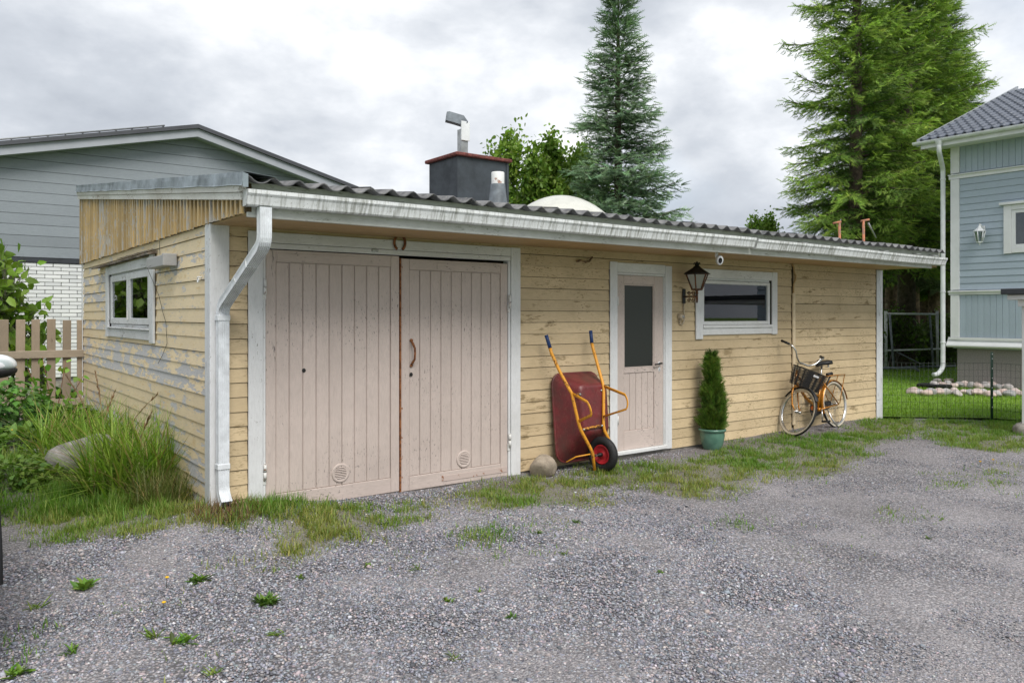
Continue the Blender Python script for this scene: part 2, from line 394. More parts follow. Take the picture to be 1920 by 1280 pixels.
# grass patches: outline seen in the photograph laid on the ground, density per m2, blade height, dryness
PATCH = [
 (PX([(455,1062),(470,1005),(520,968),(640,945),(770,958),(760,985),(700,1010),(600,1040),(520,1062)]), 8812, .065, .55),
 (PX([(700,965),(860,915),(900,925),(830,960),(780,985)]), 1713, .04, .6),
 (PX([(840,955),(900,915),(985,895),(1080,905),(1130,925),(1095,945),(980,950),(890,965)]), 7833, .055, .50),
 (PX([(1060,925),(1085,880),(1170,868),(1245,880),(1235,905),(1160,918)]), 8812, .07, .30),
 (PX([(1225,918),(1240,870),(1320,850),(1380,845),(1450,850),(1440,880),(1400,915),(1320,935)]), 7833, .055, .42),
 (PX([(1360,850),(1440,818),(1560,812),(1640,830),(1620,862),(1530,895),(1440,900)]), 7344, .05, .32),
 (PX([(1500,822),(1580,800),(1650,785),(1720,783),(1740,800),(1690,822),(1590,832)]), 6854, .05, .18),
 (PX([(1740,815),(1750,788),(1925,785),(1925,850),(1860,845),(1790,838)]), 8323, .06, .12),
 (PX([(1725,918),(1790,885),(1925,865),(1925,930),(1800,922)]), 2692, .04, .4),
 (PX([(870,1015),(890,985),(950,980),(1000,990),(985,1010),(930,1015)]), 5385, .05, .22),
 (PX([(915,1045),(940,1028),(990,1030),(1000,1042),(950,1048)]), 4161, .045, .2),
 (PX([(0,1232),(0,1200),(60,1192),(140,1178),(70,1215)]), 4896, .045, .2),
 (PX([(230,1140),(270,1122),(310,1115),(315,1130),(270,1144)]), 3672, .045, .2),
 (PX([(1330,985),(1345,965),(1390,972),(1385,990)]), 4651, .04, .2),
 (PX([(1670,965),(1685,950),(1720,955),(1715,966)]), 5385, .04, .25),
 (PX([(960,985),(1000,960),(1080,975),(1060,1000)]), 1224, .035, .4),
 (PX([(1010,1000),(1080,985),(1130,1000),(1070,1030)]), 856, .03, .4),
 (PX([(1380,1020),(1520,985),(1640,1000),(1560,1060),(1420,1080)]), 293, .03, .5),
 (PX([(300,1240),(420,1180),(620,1200),(560,1275),(350,1278)]), 219, .035, .4),
 (PX([(0,975),(60,960),(200,940),(330,930),(410,950),(330,975),(250,1000),(120,1010),(20,1000)]), 9302, .07, .50),
 (PX([(0,955),(0,880),(90,845),(200,900),(330,915),(360,950),(200,962),(60,968)]), 8812, .13, .25),
 (PX([(350,960),(400,925),(470,940),(500,960),(440,985)]), 4896, .09, .75),
 (PX([(440,975),(470,930),(520,935),(545,955),(500,980)]), 8568, .10, .15),
 (PX([(1440,845),(1600,795),(1660,770),(1640,800),(1480,850)]), 1224, .05, .3),
 (PX([(560,985),(760,1000),(900,1010),(860,1060),(640,1060)]), 317, .035, .5),
]
def grassy(X, Y):
    X = np.asarray(X, float); Y = np.asarray(Y, float); g = np.zeros(X.shape)
    for poly, d, h, dry in PATCH:
        g = np.maximum(g, softin(X, Y, poly)*min(1, d/7000))
    return g
t = NT('gravel'); v = t.pos()
vo = t.n('ShaderNodeTexVoronoi', i_Scale=62.0, i_Randomness=1.0); t.l(v, vo.inputs['Vector'])
sep = t.n('ShaderNodeSeparateColor'); t.l(vo.outputs['Color'], sep.inputs[0])
gc = t.ramp(sep.outputs[0], [(0,(.13,.13,.145)),(.22,(.245,.245,.27)),(.45,(.36,.36,.385)),(.64,(.49,.43,.425)),(.80,(.33,.335,.365)),(.93,(.64,.61,.61))])
gc = t.mix(t.ramp(vo.outputs['Distance'], [(.30,0),(.62,.85)]), gc, (.07,.066,.066))
vo2 = t.n('ShaderNodeTexVoronoi', i_Scale=125.0, i_Randomness=1.0); t.l(v, vo2.inputs['Vector']); sp3 = t.n('ShaderNodeSeparateColor'); t.l(vo2.outputs['Color'], sp3.inputs[0])
fine = t.ramp(sp3.outputs[0], [(0,(.16,.155,.165)),(.3,(.32,.31,.325)),(.6,(.49,.44,.44)),(.85,(.40,.395,.42)),(1,(.68,.64,.63))])
fine = t.mix(t.ramp(vo2.outputs['Distance'], [(.35,0),(.7,.6)]), fine, (.12,.11,.11))
dust = t.ramp(t.noise(v, .55, 5, .6), [(.42,.10),(.66,.85)]); gc = t.mix(dust, gc, fine)
big = t.ramp(t.noise(v, .9, 6, .65), [(.3,.78),(.7,1.15)]); gc = t.mix(1.0, gc, big, 'MULTIPLY')
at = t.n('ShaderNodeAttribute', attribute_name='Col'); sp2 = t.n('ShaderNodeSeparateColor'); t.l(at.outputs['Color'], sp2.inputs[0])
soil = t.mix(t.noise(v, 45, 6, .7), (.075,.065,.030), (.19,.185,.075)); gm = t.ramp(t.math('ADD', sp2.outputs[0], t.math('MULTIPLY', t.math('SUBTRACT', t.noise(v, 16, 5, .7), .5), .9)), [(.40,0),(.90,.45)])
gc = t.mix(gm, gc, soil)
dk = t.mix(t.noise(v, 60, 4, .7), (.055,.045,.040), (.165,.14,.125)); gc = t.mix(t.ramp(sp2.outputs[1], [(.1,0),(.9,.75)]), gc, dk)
t.setc(gc); t.set(Roughness=.92, Specular_IOR_Level=.25)
t.bump(t.math('SUBTRACT', t.noise(v, 150, 3), t.math('MULTIPLY', vo.outputs['Distance'], 1.3)), .007, .9)
M['gravel'] = t.m
t = NT('lawn_soil'); v = t.pos(); f = t.noise(v, 3, 7, .7); g2 = t.noise(v, 60, 4, .7)
t.setc(t.mix(g2, t.mix(f, (.10,.18,.018), (.13,.22,.024)), t.mix(f, (.15,.27,.03), (.19,.31,.04)))); t.set(Roughness=.9); t.bump(g2, .02, 1); M['lawn'] = t.m
b = MB(); b.add([(-300,-300,-.06),(400,-300,-.06),(400,400,-.06),(-300,400,-.06)], [(0,1,2,3)]); tag(b.build('ground', M['lawn']), kind='structure')
gx = np.arange(-7.5, 16.6, .10); gy = np.arange(-9.5, 8.6, .10); GX, GY = np.meshgrid(gx, gy)
GZ = gz(GX, GY) + (vnoise(GX, GY, 3.1, 5) - .5)*.014
GRID = grassy(GX, GY); cc = np.zeros(GX.shape + (3,)); cc[...,0] = GRID
def gq(X, Y): return GRID[np.clip(((np.asarray(Y)+9.5)/.10+.5).astype(int),0,GRID.shape[0]-1), np.clip(((np.asarray(X)+7.5)/.10+.5).astype(int),0,GRID.shape[1]-1)]
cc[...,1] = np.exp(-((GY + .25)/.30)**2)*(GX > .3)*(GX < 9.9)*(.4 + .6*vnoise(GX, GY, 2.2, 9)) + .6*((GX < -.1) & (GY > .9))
nx_, ny_ = len(gx), len(gy); ii = np.arange(nx_*ny_).reshape(ny_, nx_)
T = np.stack([ii[:-1,:-1], ii[:-1,1:], ii[1:,1:], ii[1:,:-1]], -1).reshape(-1,4)
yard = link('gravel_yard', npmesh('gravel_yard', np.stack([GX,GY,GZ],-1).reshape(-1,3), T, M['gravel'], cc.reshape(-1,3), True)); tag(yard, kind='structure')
# lawn right of the wire fence
LAWN = [(10.2,.02),(11.42,-1.13),(11.6,-1.9),(30,-1.9),(60,-20),(60,40),(10.2,40)]
b = MB(); lx = np.arange(10.2, 36, .5); ly = np.arange(-6, 30, .5)
b.add([(p[0],p[1],.03) for p in LAWN], [tuple(range(len(LAWN)))]); tag(b.build('lawn', M['lawn']), kind='structure')

# ================================================================ THE YELLOW GARAGE
BX1, BY1 = 10.18, 6.05; P_ = .117; Z0 = .025
garage = thing('garage', (5.09, 3.0, 0), 'long low garage with flaking yellow wooden siding, white trim and a corrugated roof', 'garage')
roofz = lambda y: 2.555 + .1185*(y + 1.0)
# walls (inner shell built round the openings)
def shell(b, axis, a0, a1, z0, z1, holes, t0, t1):
    xs = sorted({a0, a1, *[h[0] for h in holes], *[h[1] for h in holes]})
    for p, q in zip(xs[:-1], xs[1:]):
        cur = z0; hs = sorted([h for h in holes if h[0] <= p + 1e-6 and h[1] >= q - 1e-6], key=lambda h: h[2])
        for h in hs:
            if h[2] > cur + 1e-4: b.box(*((p,q,t0,t1) if axis == 0 else (t0,t1,p,q)), cur, h[2])
            cur = h[3]
        if z1 > cur + 1e-4: b.box(*((p,q,t0,t1) if axis == 0 else (t0,t1,p,q)), cur, z1)
fw = MB(); shell(fw, 0, .004, BX1-.004, -.2, 2.42, [(.40,2.90,-.2,2.17),(4.41,5.19,-.2,2.09),(5.84,7.29,1.47,2.09)], .004, .12)
front = fw.build('front_wall', M['core'], garage)
lw = MB(); shell(lw, 1, .122, BY1-.004, -.2, 2.42, [(1.98,4.05,1.48,2.12)], .004, .12)
left = lw.build('side_wall', M['core'], garage); left['label'] = 'side wall of badly flaked yellow boards with a small window'
b = MB(); b.box(.122, BX1, BY1-.12, BY1, -.2, 3.3); b.build('back_wall', M['core'], garage)
b = MB(); b.box(BX1-.12, BX1, .122, BY1-.122, -.2, 2.42); right_w = b.build('end_wall', M['core'], garage)
b = MB(); b.box(.03, BX1-.02, -.006, .003, -.15, .055); b.box(-.006, .003, .02, BY1-.02, -.15, .07); b.build('foundation', M['concrete'], garage)
b = MB(); b.box(.122, BX1-.122, .122, BY1-.122, -.1, .02); b.build('inner_floor', M['dark'], garage)
# lap siding, board by board
def lapmesh(axis):
    prof = [(-.022,.0035),(-.003,.0035),(-.003,.1165),(-.0125,.1165)]
    b = MB()
    if axis == 'x': b.prism(prof, 0, 0, 1)
    else: b.prism(prof[::-1], 1, 0, 1)
    return b.mesh('board')
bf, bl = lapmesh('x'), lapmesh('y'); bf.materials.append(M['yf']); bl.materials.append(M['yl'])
def board_row(a0, a1, z, first, split=0.0):
    if a1 - a0 < .01: return
    cuts = [a0, a1]
    if split and a1 - a0 > 1.6 and random.random() < split: cuts = [a0, a0 + (a1-a0)*random.uniform(.25,.75), a1]
    for p, q in zip(cuts[:-1], cuts[1:]):
        jit = random.uniform(-.0022,.0022); g = .0012
        rr = random.uniform(-.0016,.0016)/max(.6,q-p)
        if first: piece('board', bf, front, (p+g, random.uniform(-.0015,.0015), z+jit), (q-p-2*g, 1, 1), (0, rr*.6, 0))
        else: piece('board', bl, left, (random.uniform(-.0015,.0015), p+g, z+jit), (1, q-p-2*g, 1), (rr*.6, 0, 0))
for k in range(20):
    z = Z0 + k*P_; zc = z + P_/2
    if z < 2.12:
        segs = [(.118,.265),(3.035,4.30),(7.845,10.038)] + ([(5.32,5.755),(7.43,7.79)] if z > 1.40 else [(5.32,7.79)])
    elif z < 2.2: segs = [(.118,.265),(3.035,7.79),(7.845,10.038)]
    else: segs = [(.118,7.79),(7.845,10.038)]
    for p, q in segs: board_row(p, q, z, True, .0)
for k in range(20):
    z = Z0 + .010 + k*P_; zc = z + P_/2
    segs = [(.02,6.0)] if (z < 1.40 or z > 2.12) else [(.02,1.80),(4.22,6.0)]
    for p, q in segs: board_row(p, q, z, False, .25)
rb_ = MB(); prof = [(.021,0),(.003,0),(.003,.126),(.0085,.126)]; rb_.prism(prof, 1, 0, 1); rbm = rb_.mesh('board'); rbm.materials.append(M['yf'])
for k in range(20): piece('board', rbm, right_w, (BX1+.004, .02, Z0 + k*P_), (1, 6.0, 1))
# corner boards
b = MB(); b.cbox(-.030, .116, -.034, -.0225, .0, 2.345); b.build('corner_board', M['wz'], garage)
b = MB(); b.cbox(-.036, -.0245, -.032, .105, .0, 2.345); o = b.build('corner_board', M['wpeel'], garage); o['label'] = 'white corner board with peeling edge'
b = MB(); b.cbox(10.04, 10.20, -.036, -.0225, .30, 2.325); b.cbox(10.04, 10.20, -.034, -.0225, .0, .297); b.build('corner_board', M['wpeel'], garage)
b = MB(); b.cbox(BX1+.026, BX1+.04, -.034, .09, .0, 2.325); b.build('corner_board', M['wpeel'], garage)
b = MB(); b.cbox(-.034, -.0235, 5.99, 6.06, .0, 2.40); b.build('corner_board', M['wpeel'], garage)
# batten over the joint with an electric conduit
b = MB(); b.cbox(7.79, 7.848, -.050, -.018, .10, 1.93, .012); b.build('conduit_batten', plain('pale_conduit', (.74,.60,.40), .5, 0, 9, .15), garage)
b = MB(); b.tube([(7.815,-.03,1.90),(7.815,-.035,2.05),(7.86,-.035,2.12),(7.87,-.035,2.17),(7.82,-.04,2.22),(7.80,-.05,2.28),(7.74,-.06,2.325)], .011, 7); b.build('cable', M['soffit'], garage)

b = MB(); b.tube([(3.80,-.03,2.20),(3.86,-.045,2.215),(3.92,-.05,2.195),(3.97,-.05,2.21),(4.02,-.045,2.255)], .012, 6); b.build('bracket_stub', rusty('flaked_brown', (.34,.24,.12), (.12,.07,.04), .48, .8, 20), garage)
# ---- soffit, fascia, gutter
eave = MB(); eave.box(.0, BX1, -.866, .0, 2.36, 2.40); soff = eave.build('soffit', M['core'], garage)
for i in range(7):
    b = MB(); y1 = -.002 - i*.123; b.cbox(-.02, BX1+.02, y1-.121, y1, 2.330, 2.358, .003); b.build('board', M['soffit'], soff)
b = MB(); b.cbox(-.03, BX1-.2, -.893, -.868, 2.305, 2.455); b.build('fascia', M['fascia'], garage)
b = MB(); b.cbox(-.03, BX1+.06, -.885, -.868, 2.458, 2.553); b.build('fascia', M['fascia'], garage)
def gutter(x0, x1, dz0, dz1, name='gutter'):
    outer = [(-.897,2.478),(-.897,2.374),(-.962,2.374),(-.972,2.384),(-.978,2.405),(-.990,2.440),(-1.004,2.458),(-1.006,2.484),(-.994,2.486)]
    inner = [(-.994,2.480),(-.996,2.462),(-.984,2.444),(-.970,2.408),(-.964,2.388),(-.957,2.380),(-.903,2.380),(-.903,2.478)]
    poly = outer + inner; b = MB(); n = len(poly); seg = 14
    vs = []
    for i in range(seg+1):
        u = i/seg; x = x0 + (x1-x0)*u; dz = dz0 + (dz1-dz0)*u + .004*math.sin(u*7 + x0)
        vs += [(x, p[0] + .002*math.sin(u*9), p[1] + dz) for p in poly]
    fs = [(i*n+k, i*n+(k+1) % n, (i+1)*n+(k+1) % n, (i+1)*n+k) for i in range(seg) for k in range(n)]
    b.add(vs, fs)
    capo = outer
    for x, dz in ((x0-.002, dz0), (x1+.002, dz1)):
        b.add([(x, p[0], p[1]+dz) for p in capo], [tuple(range(len(capo)))])
    return b.build(name, M['gutter'], garage)
gutter(-.06, 5.63, .0, .0); gutter(5.66, 10.23, -.006, -.022)
for x in (1.1,2.5,3.9,5.2,6.6,7.6,8.5,9.4,9.9):
    b = MB(); b.tube([(x,-.888,2.50),(x+.03,-.93,2.488),(x+.05,-.995,2.480)], .006, 5); b.build('gutter_strap', M['galv'], garage)
# ---- downpipe: ribbed rectangular pipe with two bends
def rect_pipe(path, w, d, name, mat, par):
    prof = []
    nr = 6
    for i in range(nr+1):
        u = -.5 + i/nr
        if i: prof.append((w*(u-.5/nr), -d/2 + .006))
        prof.append((w*(u + (.012 if i < nr else 0)), -d/2))
    prof = [(-w/2,-d/2)] + [(w*(-.5 + (i+.5*s)/nr), -d/2 + (.006 if s == 1 else 0)) for i in range(nr) for s in (.35,1,1.65)] + [(w/2,-d/2)]
    for i in range(4): prof.append((w/2 - (.005 if i in (1,2) else 0), -d/2 + d*(i+.5)/4))
    prof += [(w/2,d/2),(-w/2,d/2)]
    for i in range(4): prof.append((-w/2 + (.005 if i in (1,2) else 0), d/2 - d*(i+.5)/4))
    b = MB(); n = len(prof); vs = []
    for i, p in enumerate(path):
        a = Vector(path[max(i-1,0)]); c = Vector(path[min(i+1,len(path)-1)]); dr = (c-a).normalized()
        nrm = Vector((0, dr.z, -dr.y))            # in-plane normal, pointing to +y for a falling pipe
        if nrm.y > 0: pass
        else: nrm = -nrm
        for q in prof: vs.append((p[0]+q[0], p[1]+nrm.y*q[1], p[2]+nrm.z*q[1]))
    fs = [(i*n+k, i*n+(k+1) % n, (i+1)*n+(k+1) % n, (i+1)*n+k) for i in range(len(path)-1) for k in range(n)]
    b.add(vs, fs); return b.build(name, mat, par)
dpx = .052
def bendpath(pts, r=.05, n=5):
    out = [pts[0]]
    for a, b_, c in zip(pts[:-2], pts[1:-1], pts[2:]):
        a, b_, c = Vector(a), Vector(b_), Vector(c); u = (a-b_).normalized(); w = (c-b_).normalized()
        p0, p1 = b_ + u*r, b_ + w*r
        for i in range(n+1):
            s = i/n; out.append(tuple((1-s)**2*p0 + 2*s*(1-s)*b_ + s*s*p1))
    return out + [pts[-1]]
dp = rect_pipe(bendpath([(dpx+.02,-.945,2.372),(dpx+.02,-.945,2.12),(dpx-.008,-.095,1.69),(dpx-.008,-.095,.235),(dpx-.008,-.185,.16)], .07), .084, .066, 'downpipe', M['pipe'], garage)
for z in (1.60, .44):
    b = MB(); b.cbox(dpx-.056, dpx+.040, -.133, -.05, z-.022, z+.022, .004); b.build('clamp', M['pipe'], dp)
for p in ((dpx+.012,-.70,1.995),(dpx+.006,-.47,1.88)):
    b = MB(); MM = Matrix.Translation(p) @ Matrix.Rotation(R(-26.5), 4, 'X'); b.box(-.0445,.0445,-.003,.003,-.0355,.0355, M=MM); b.build('joint_collar', M['gutter'], dp)
b = MB(); b.tube([(dpx-.008,-.178,.158),(dpx-.008,-.196,.142)], .034, 4); b.build('outlet', M['dark'], dp)

# ---- roof of overlapping corrugated sheets
WL = .185; nw = 5
def sheet_mesh():
    V = []; Fq = []; nx = nw*8; prof = []
    for i in range(nx+1+4):
        x = i*WL/8; ph = 2*math.pi*x/WL; prof.append((x, .022*math.cos(ph) + .004*math.cos(2*ph)))
    m = len(prof); b = MB(); L_ = 2.52; th = .007; ys = (0, L_)
    vs = [(x, y, z + s*th + .0) for y in ys for s in (0,1) for x, z in prof]
    fs = []
    for i in range(m-1):
        fs += [(i, i+1, 2*m+i+1, 2*m+i), (m+i+1, m+i, 3*m+i, 3*m+i+1), (i+1, i, m+i, m+i+1), (2*m+i, 2*m+i+1, 3*m+i+1, 3*m+i)]
    b.add(vs, fs, False); me = b.mesh('roof_sheet'); me.polygons.foreach_set('use_smooth', [i % 4 < 2 for i in range(len(fs))]); me.materials.append(M['roof']); return me
shm = sheet_mesh(); slope = math.atan(.1185)
b = MB(); b.add([(-.02,-.86,roofz(-.86)-.052),(BX1+.05,-.86,roofz(-.86)-.052),(BX1+.05,BY1+.1,roofz(BY1+.1)-.052),(-.02,BY1+.1,roofz(BY1+.1)-.052)], [(0,1,2,3)])
roof = b.build('roof', M['core'], garage)
for r in range(3):
    for c in range(11):
        y = -.985 + r*2.36
        piece('roof_sheet', shm, roof, (-.055 + c*nw*WL + random.uniform(-.003,.003), y + random.uniform(-.008,.008), roofz(y) + .004 + r*.010 + (c % 2)*.0085 - .012), (1,1,1), (slope + .002, 0, 0))
# ---- gable strip: white boards and battens, folded flashing on top
gy0, gy1 = -.895, 6.06; gx_ = -.058
b = MB(); b.add([(gx_+.02, gy0, 2.34),(gx_+.02, gy1, 2.34),(gx_+.02, gy1, roofz(gy1)-.03),(gx_+.02, gy0, roofz(gy0)-.03), (-.0,gy0,2.34),(-.0,gy1,2.34),(-.0,gy1,roofz(gy1)-.03),(-.0,gy0,roofz(gy0)-.03)], [(0,3,2,1),(4,5,6,7),(0,1,5,4),(1,2,6,5),(2,3,7,6),(3,0,4,7)])
gab = b.build('gable_panel', plain('gap_shade', (.085,.055,.022), .9, 0, 12, .4), garage)  # dark panel colour stands in for the shade between battens
nb = 66; wgt = (gy1-gy0)/nb
for i in range(nb):
    y = gy0 + (i+.5)*wgt; w = .040 + random.uniform(-.004,.004); dz = random.uniform(-.006,.006); dx = random.uniform(-.002,.003)
    zt = roofz(y) - .135
    b = MB(); b.box(gx_-.004+dx, gx_+.0195, y-w/2, y+w/2, 2.335+dz, zt); b.build('batten', M['batten'], gab)
def sloped(y0, y1, dlo, dhi, x0, x1, name, mat, par):
    b = MB(); vs = []
    for x in (x0, x1): vs += [(x,y0,roofz(y0)+dlo),(x,y1,roofz(y1)+dlo),(x,y1,roofz(y1)+dhi),(x,y0,roofz(y0)+dhi)]
    b.add(vs, [(0,3,2,1),(4,5,6,7),(0,1,5,4),(1,2,6,5),(2,3,7,6),(3,0,4,7)]); return b.build(name, mat, par)
MG = paint('white_paint_gable', (.66,.66,.63), 'y', wood=(.22,.17,.11), peel=.66, chips=.60, dirt=.55, dirtc=(.26,.20,.12), var=.05)
sloped(-.90, gy1+.01, -.148, -.098, gx_-.022, gx_+.018, 'verge_board', MG, garage)
sloped(-.905, gy1+.01, -.095, -.040, gx_-.034, gx_+.018, 'verge_board', MG, garage)
cuts = [-1.0, 1.22, 3.43, 5.3, 6.12]
for i, (p, q) in enumerate(zip(cuts[:-1], cuts[1:])):
    b = MB(); n = 18; vs = []; fs = []
    for k in range(n+1):
        y = p + (q-p)*k/n + (.02 if k == n and i < 3 else 0); w1 = .003*math.sin(k*.9 + i) + random.uniform(-.0012,.0012); rz = roofz(y)
        w2 = random.uniform(-.002,.002) + i*.002
        vs += [(gx_-.048-w2, y, rz-.052+w1), (gx_-.042+w1*.6, y, rz-.045+w1), (gx_-.040+w2, y, rz+.010), (gx_-.036, y, rz+.042+w1*.4+.0), (gx_-.015, y, rz+.046), (gx_+.20, y, rz+.028)]
    for k in range(n):
        for j in range(5): fs.append((k*6+j, k*6+j+1, (k+1)*6+j+1, (k+1)*6+j))
    b.add(vs, fs, False); o = b.build('flashing', M['flash'], garage)
    sm = o.modifiers.new('thickness', 'SOLIDIFY'); sm.thickness = .002
b = MB(); b.add([(gx_-.038,-1.0,roofz(-1)-.06),(gx_+.0,-1.0,roofz(-1)-.06),(gx_+.0,-1.0,roofz(-1)+.03),(gx_-.038,-1.0,roofz(-1)+.04)], [(0,1,2,3)]); b.build('flashing_end', M['flash'], garage)

# ---- garage doors
b = MB(); b.cbox(.265, .385, -.040, -.0225, .03, 2.305); b.build('door_casing', M['wz'], garage)
b = MB(); b.cbox(2.915, 3.035, -.040, -.0225, -.01, 2.305); b.build('door_casing', M['wz'], garage)
b = MB(); b.cbox(.387, 2.913, -.038, -.0225, 2.215, 2.303); b.build('door_casing', M['wx'], garage)
b = MB(); b.cbox(.387, 2.913, -.034, .06, 2.168, 2.212); b.build('door_frame', M['wx'], garage)
b = MB(); b.cbox(.386, .409, -.030, .06, .02, 2.166); b.build('door_frame', M['wz'], garage)
b = MB(); b.cbox(2.885, 2.913, -.030, .06, .0, 2.166); b.build('door_frame', M['wz'], garage)
def leaf(x0, x1, z0, z1, zoff, npl, hinge_x, label):
    b = MB(); b.box(x0, x1, .0, .03, z0, z1); d = b.build('door_leaf', M['pink'], garage); d['label'] = label
    sw = .085
    for nm, a0, a1, c0, c1, m in (('stile', x0, x0+sw, z0, z1, 'pink'), ('stile', x1-sw, x1, z0, z1, 'pink'), ('rail', x0+sw+.001, x1-sw-.001, z1-.10, z1, 'pinkx'), ('rail', x0+sw+.001, x1-sw-.001, z0, z0+.13, 'pinkx')):
        b = MB(); b.cbox(a0, a1, -.021, -.001, c0, c1, .004); b.build(nm, M[m], d)
    w = (x1-x0-2*sw)/npl
    for i in range(npl):
        a = x0+sw+i*w; j = random.uniform(-.0015,.0015)
        b = MB(); b.cbox(a+.0025, a+w-.0025, -.011+j, -.001, z0+.131, z1-.101, .005); b.build('plank', M['pink'], d)
    return d, sw
dl, sw = leaf(.412, 1.648, .015, 2.16, 0, 9, .41, 'left garage door leaf of pink beige planks with round vent')
dr, sw = leaf(1.668, 2.882, .005, 2.14, 0, 9, 2.88, 'right garage door leaf of pink beige planks with rusty handle and rusty edge')
for d, a0, a1, z in ((dl,.51,1.25,2.105),(dr,2.05,2.79,2.085)):
    b = MB(); b.cbox(a0, a1, -.027, -.0215, z-.034, z+.030, .002); b.build('strip', M['pinkx'], d)
b = MB(); b.cbox(2.10, 2.875, -.026, -.0215, .045, .10, .002); b.build('strip', M['pinkrust'], dr)
b = MB(); b.box(1.651, 1.6675, -.024, .02, .0, 2.14); b.build('edge_iron', M['rust'], dr)
b = MB(); b.box(1.6685, 1.682, -.0245, -.0215, .005, 2.14); b.build('edge_strip', M['pinkrust'], dr)
def vent(x, z, par):
    MM = Matrix.Translation((x,-.0115,z)) @ Matrix.Rotation(R(90), 4, 'X')
    b = MB(); b.lathe([(0,.006),(.062,.006),(.068,.009),(.078,.009),(.084,.004),(.084,0)], 32, MM); o = b.build('vent', M['pink'], par)
    for i in range(7):
        zz = z - .045 + i*.015; hw = math.sqrt(.058**2 - (zz-z)**2)*.92
        b = MB(); b.prism([(-.0185,zz-.001),(-.0245,zz+.0015),(-.0185,zz+.0065)], 0, x-hw, x+hw); b.build('louvre', M['pink'], o)
        b = MB(); b.box(x-hw, x+hw, -.0182, -.0178, zz-.0045, zz-.0012); b.build('slot', M['dark'], o)
vent(1.075, .25, dl); vent(2.36, .23, dr)
b = MB(); b.tube([(1.775,-.030,1.375),(1.775,-.045,1.36),(1.785,-.065,1.32),(1.787,-.068,1.27),(1.785,-.062,1.215),(1.775,-.042,1.185),(1.775,-.028,1.17)], [.010,.012,.010,.009,.010,.012,.010], 8); hd = b.build('handle', M['rust'], dr)
for z in (1.388,1.158):
    b = MB(); b.lathe([(0,.007),(.014,.006),(.017,0)], 12, Matrix.Translation((1.775,-.0205,z)) @ Matrix.Rotation(R(90), 4, 'X')); b.build('handle_foot', M['rust'], hd)
for x, z, par in ((1.772,1.075,dr),(.742,1.155,dl)):
    b = MB(); b.lathe([(0,.004),(.010,.005),(.016,.004),(.018,0)], 16, Matrix.Translation((x,-.0205 if par is dr else -.0105,z)) @ Matrix.Rotation(R(90), 4, 'X')); b.build('lock_plate', M['blackmetal'], par)
M['hinge'] = rusty('white_hinge', (.66,.66,.64), thr=.60, sc=40)
for x, z, par in ((.398,1.85,dl),(.398,.34,dl),(2.893,1.75,dr),(2.893,.36,dr)):
    b = MB(); b.tube([(x,-.045,z-.06),(x,-.045,z)], .013, 8); b.tube([(x,-.045,z+.003),(x,-.045,z+.065)], .0135, 8); b.tube([(x,-.045,z+.066),(x,-.045,z+.075)], .008, 8); b.box(x-.02,x+.012,-.036,-.0305,z-.10,z-.03); b.build('hinge', M['hinge'], par)
b = MB(); b.cbox(1.36, 1.42, -.055, -.036, 2.186, 2.205, .003); b.build('door_stop', M['galv'], garage)

# ---- small entrance door
for a0, a1, z1, z0 in ((4.30,4.415,2.222,.02),(5.205,5.32,2.205,.035)):
    b = MB(); b.cbox(a0, a1, -.038, -.0225, z0, z1); b.build('door_casing', M['wz'], garage)
b = MB(); b.cbox(4.417, 5.203, -.035, -.0225, 2.105, 2.215); b.build('door_casing', M['wx'], garage)
b = MB(); b.cbox(4.417, 5.203, -.030, .06, 2.078, 2.103); b.cbox(5.183, 5.204, -.029, .06, .07, 2.076); b.build('door_frame', M['wx'], garage)
b = MB(); b.cbox(4.40, 5.22, -.062, .05, .045, .088, .006); b.build('threshold', M['wx'], garage)
b = MB(); b.box(4.422, 5.182, .004, .03, .09, .99); b.box(4.422,4.53,.004,.03,.99,2.075); b.box(5.03,5.182,.004,.03,.99,2.075); b.box(4.53,5.03,.004,.03,1.97,2.075)
ed = b.build('entrance_door', M['pink'], garage); ed['label'] = 'narrow pink beige door with dark textured glass pane'
for nm, a0, a1, c0, c1, m in (('stile',4.422,4.53,.09,2.075,'pink'),('stile',5.03,5.182,.09,2.075,'pink'),('rail',4.531,5.029,1.975,2.075,'pinkx'),('rail',4.531,5.029,.96,1.015,'pinkx'),('rail',4.531,5.029,.09,.305,'pinkx')):
    b = MB(); b.cbox(a0, a1, -.020, .003, c0, c1, .004); b.build(nm, M[m], ed)
for i in range(5):
    w = (5.029-4.531)/5; b = MB(); b.cbox(4.531+i*w+.002, 4.531+(i+1)*w-.002, -.011, .003, .306, .959, .004); b.build('plank', M['pink'], ed)
b = MB(); b.box(4.532, 5.028, -.004, .006, 1.016, 1.974); b.build('pane', M['frost'], ed)
for a in ((4.533,4.546,-.013,-.0045,1.017,1.973),(5.014,5.027,-.013,-.0045,1.017,1.973),(4.547,5.013,-.013,-.0045,1.96,1.973),(4.547,5.013,-.013,-.0045,1.017,1.03)):
    b = MB(); b.box(*a); b.build('glazing_bead', M['pinkx'], ed)
b = MB(); b.tube([(5.115,-.02,1.055),(5.115,-.060,1.055)], .010, 8); b.tube([(5.12,-.060,1.058),(5.06,-.062,1.05),(5.00,-.060,1.046)], .009, 8); h = b.build('handle', M['blackmetal'], ed)
b = MB(); b.lathe([(0,.005),(.017,.005),(.020,0)], 16, Matrix.Translation((5.115,-.0205,1.055)) @ Matrix.Rotation(R(90),4,'X')); b.build('rosette', M['white_metal'], h)
b = MB(); b.lathe([(0,.005),(.017,.005),(.020,0)], 16, Matrix.Translation((5.115,-.0205,.985)) @ Matrix.Rotation(R(90),4,'X') @ Matrix.Diagonal((.9,1.35,1,1))); b.build('keyhole_plate', M['white_metal'], ed)
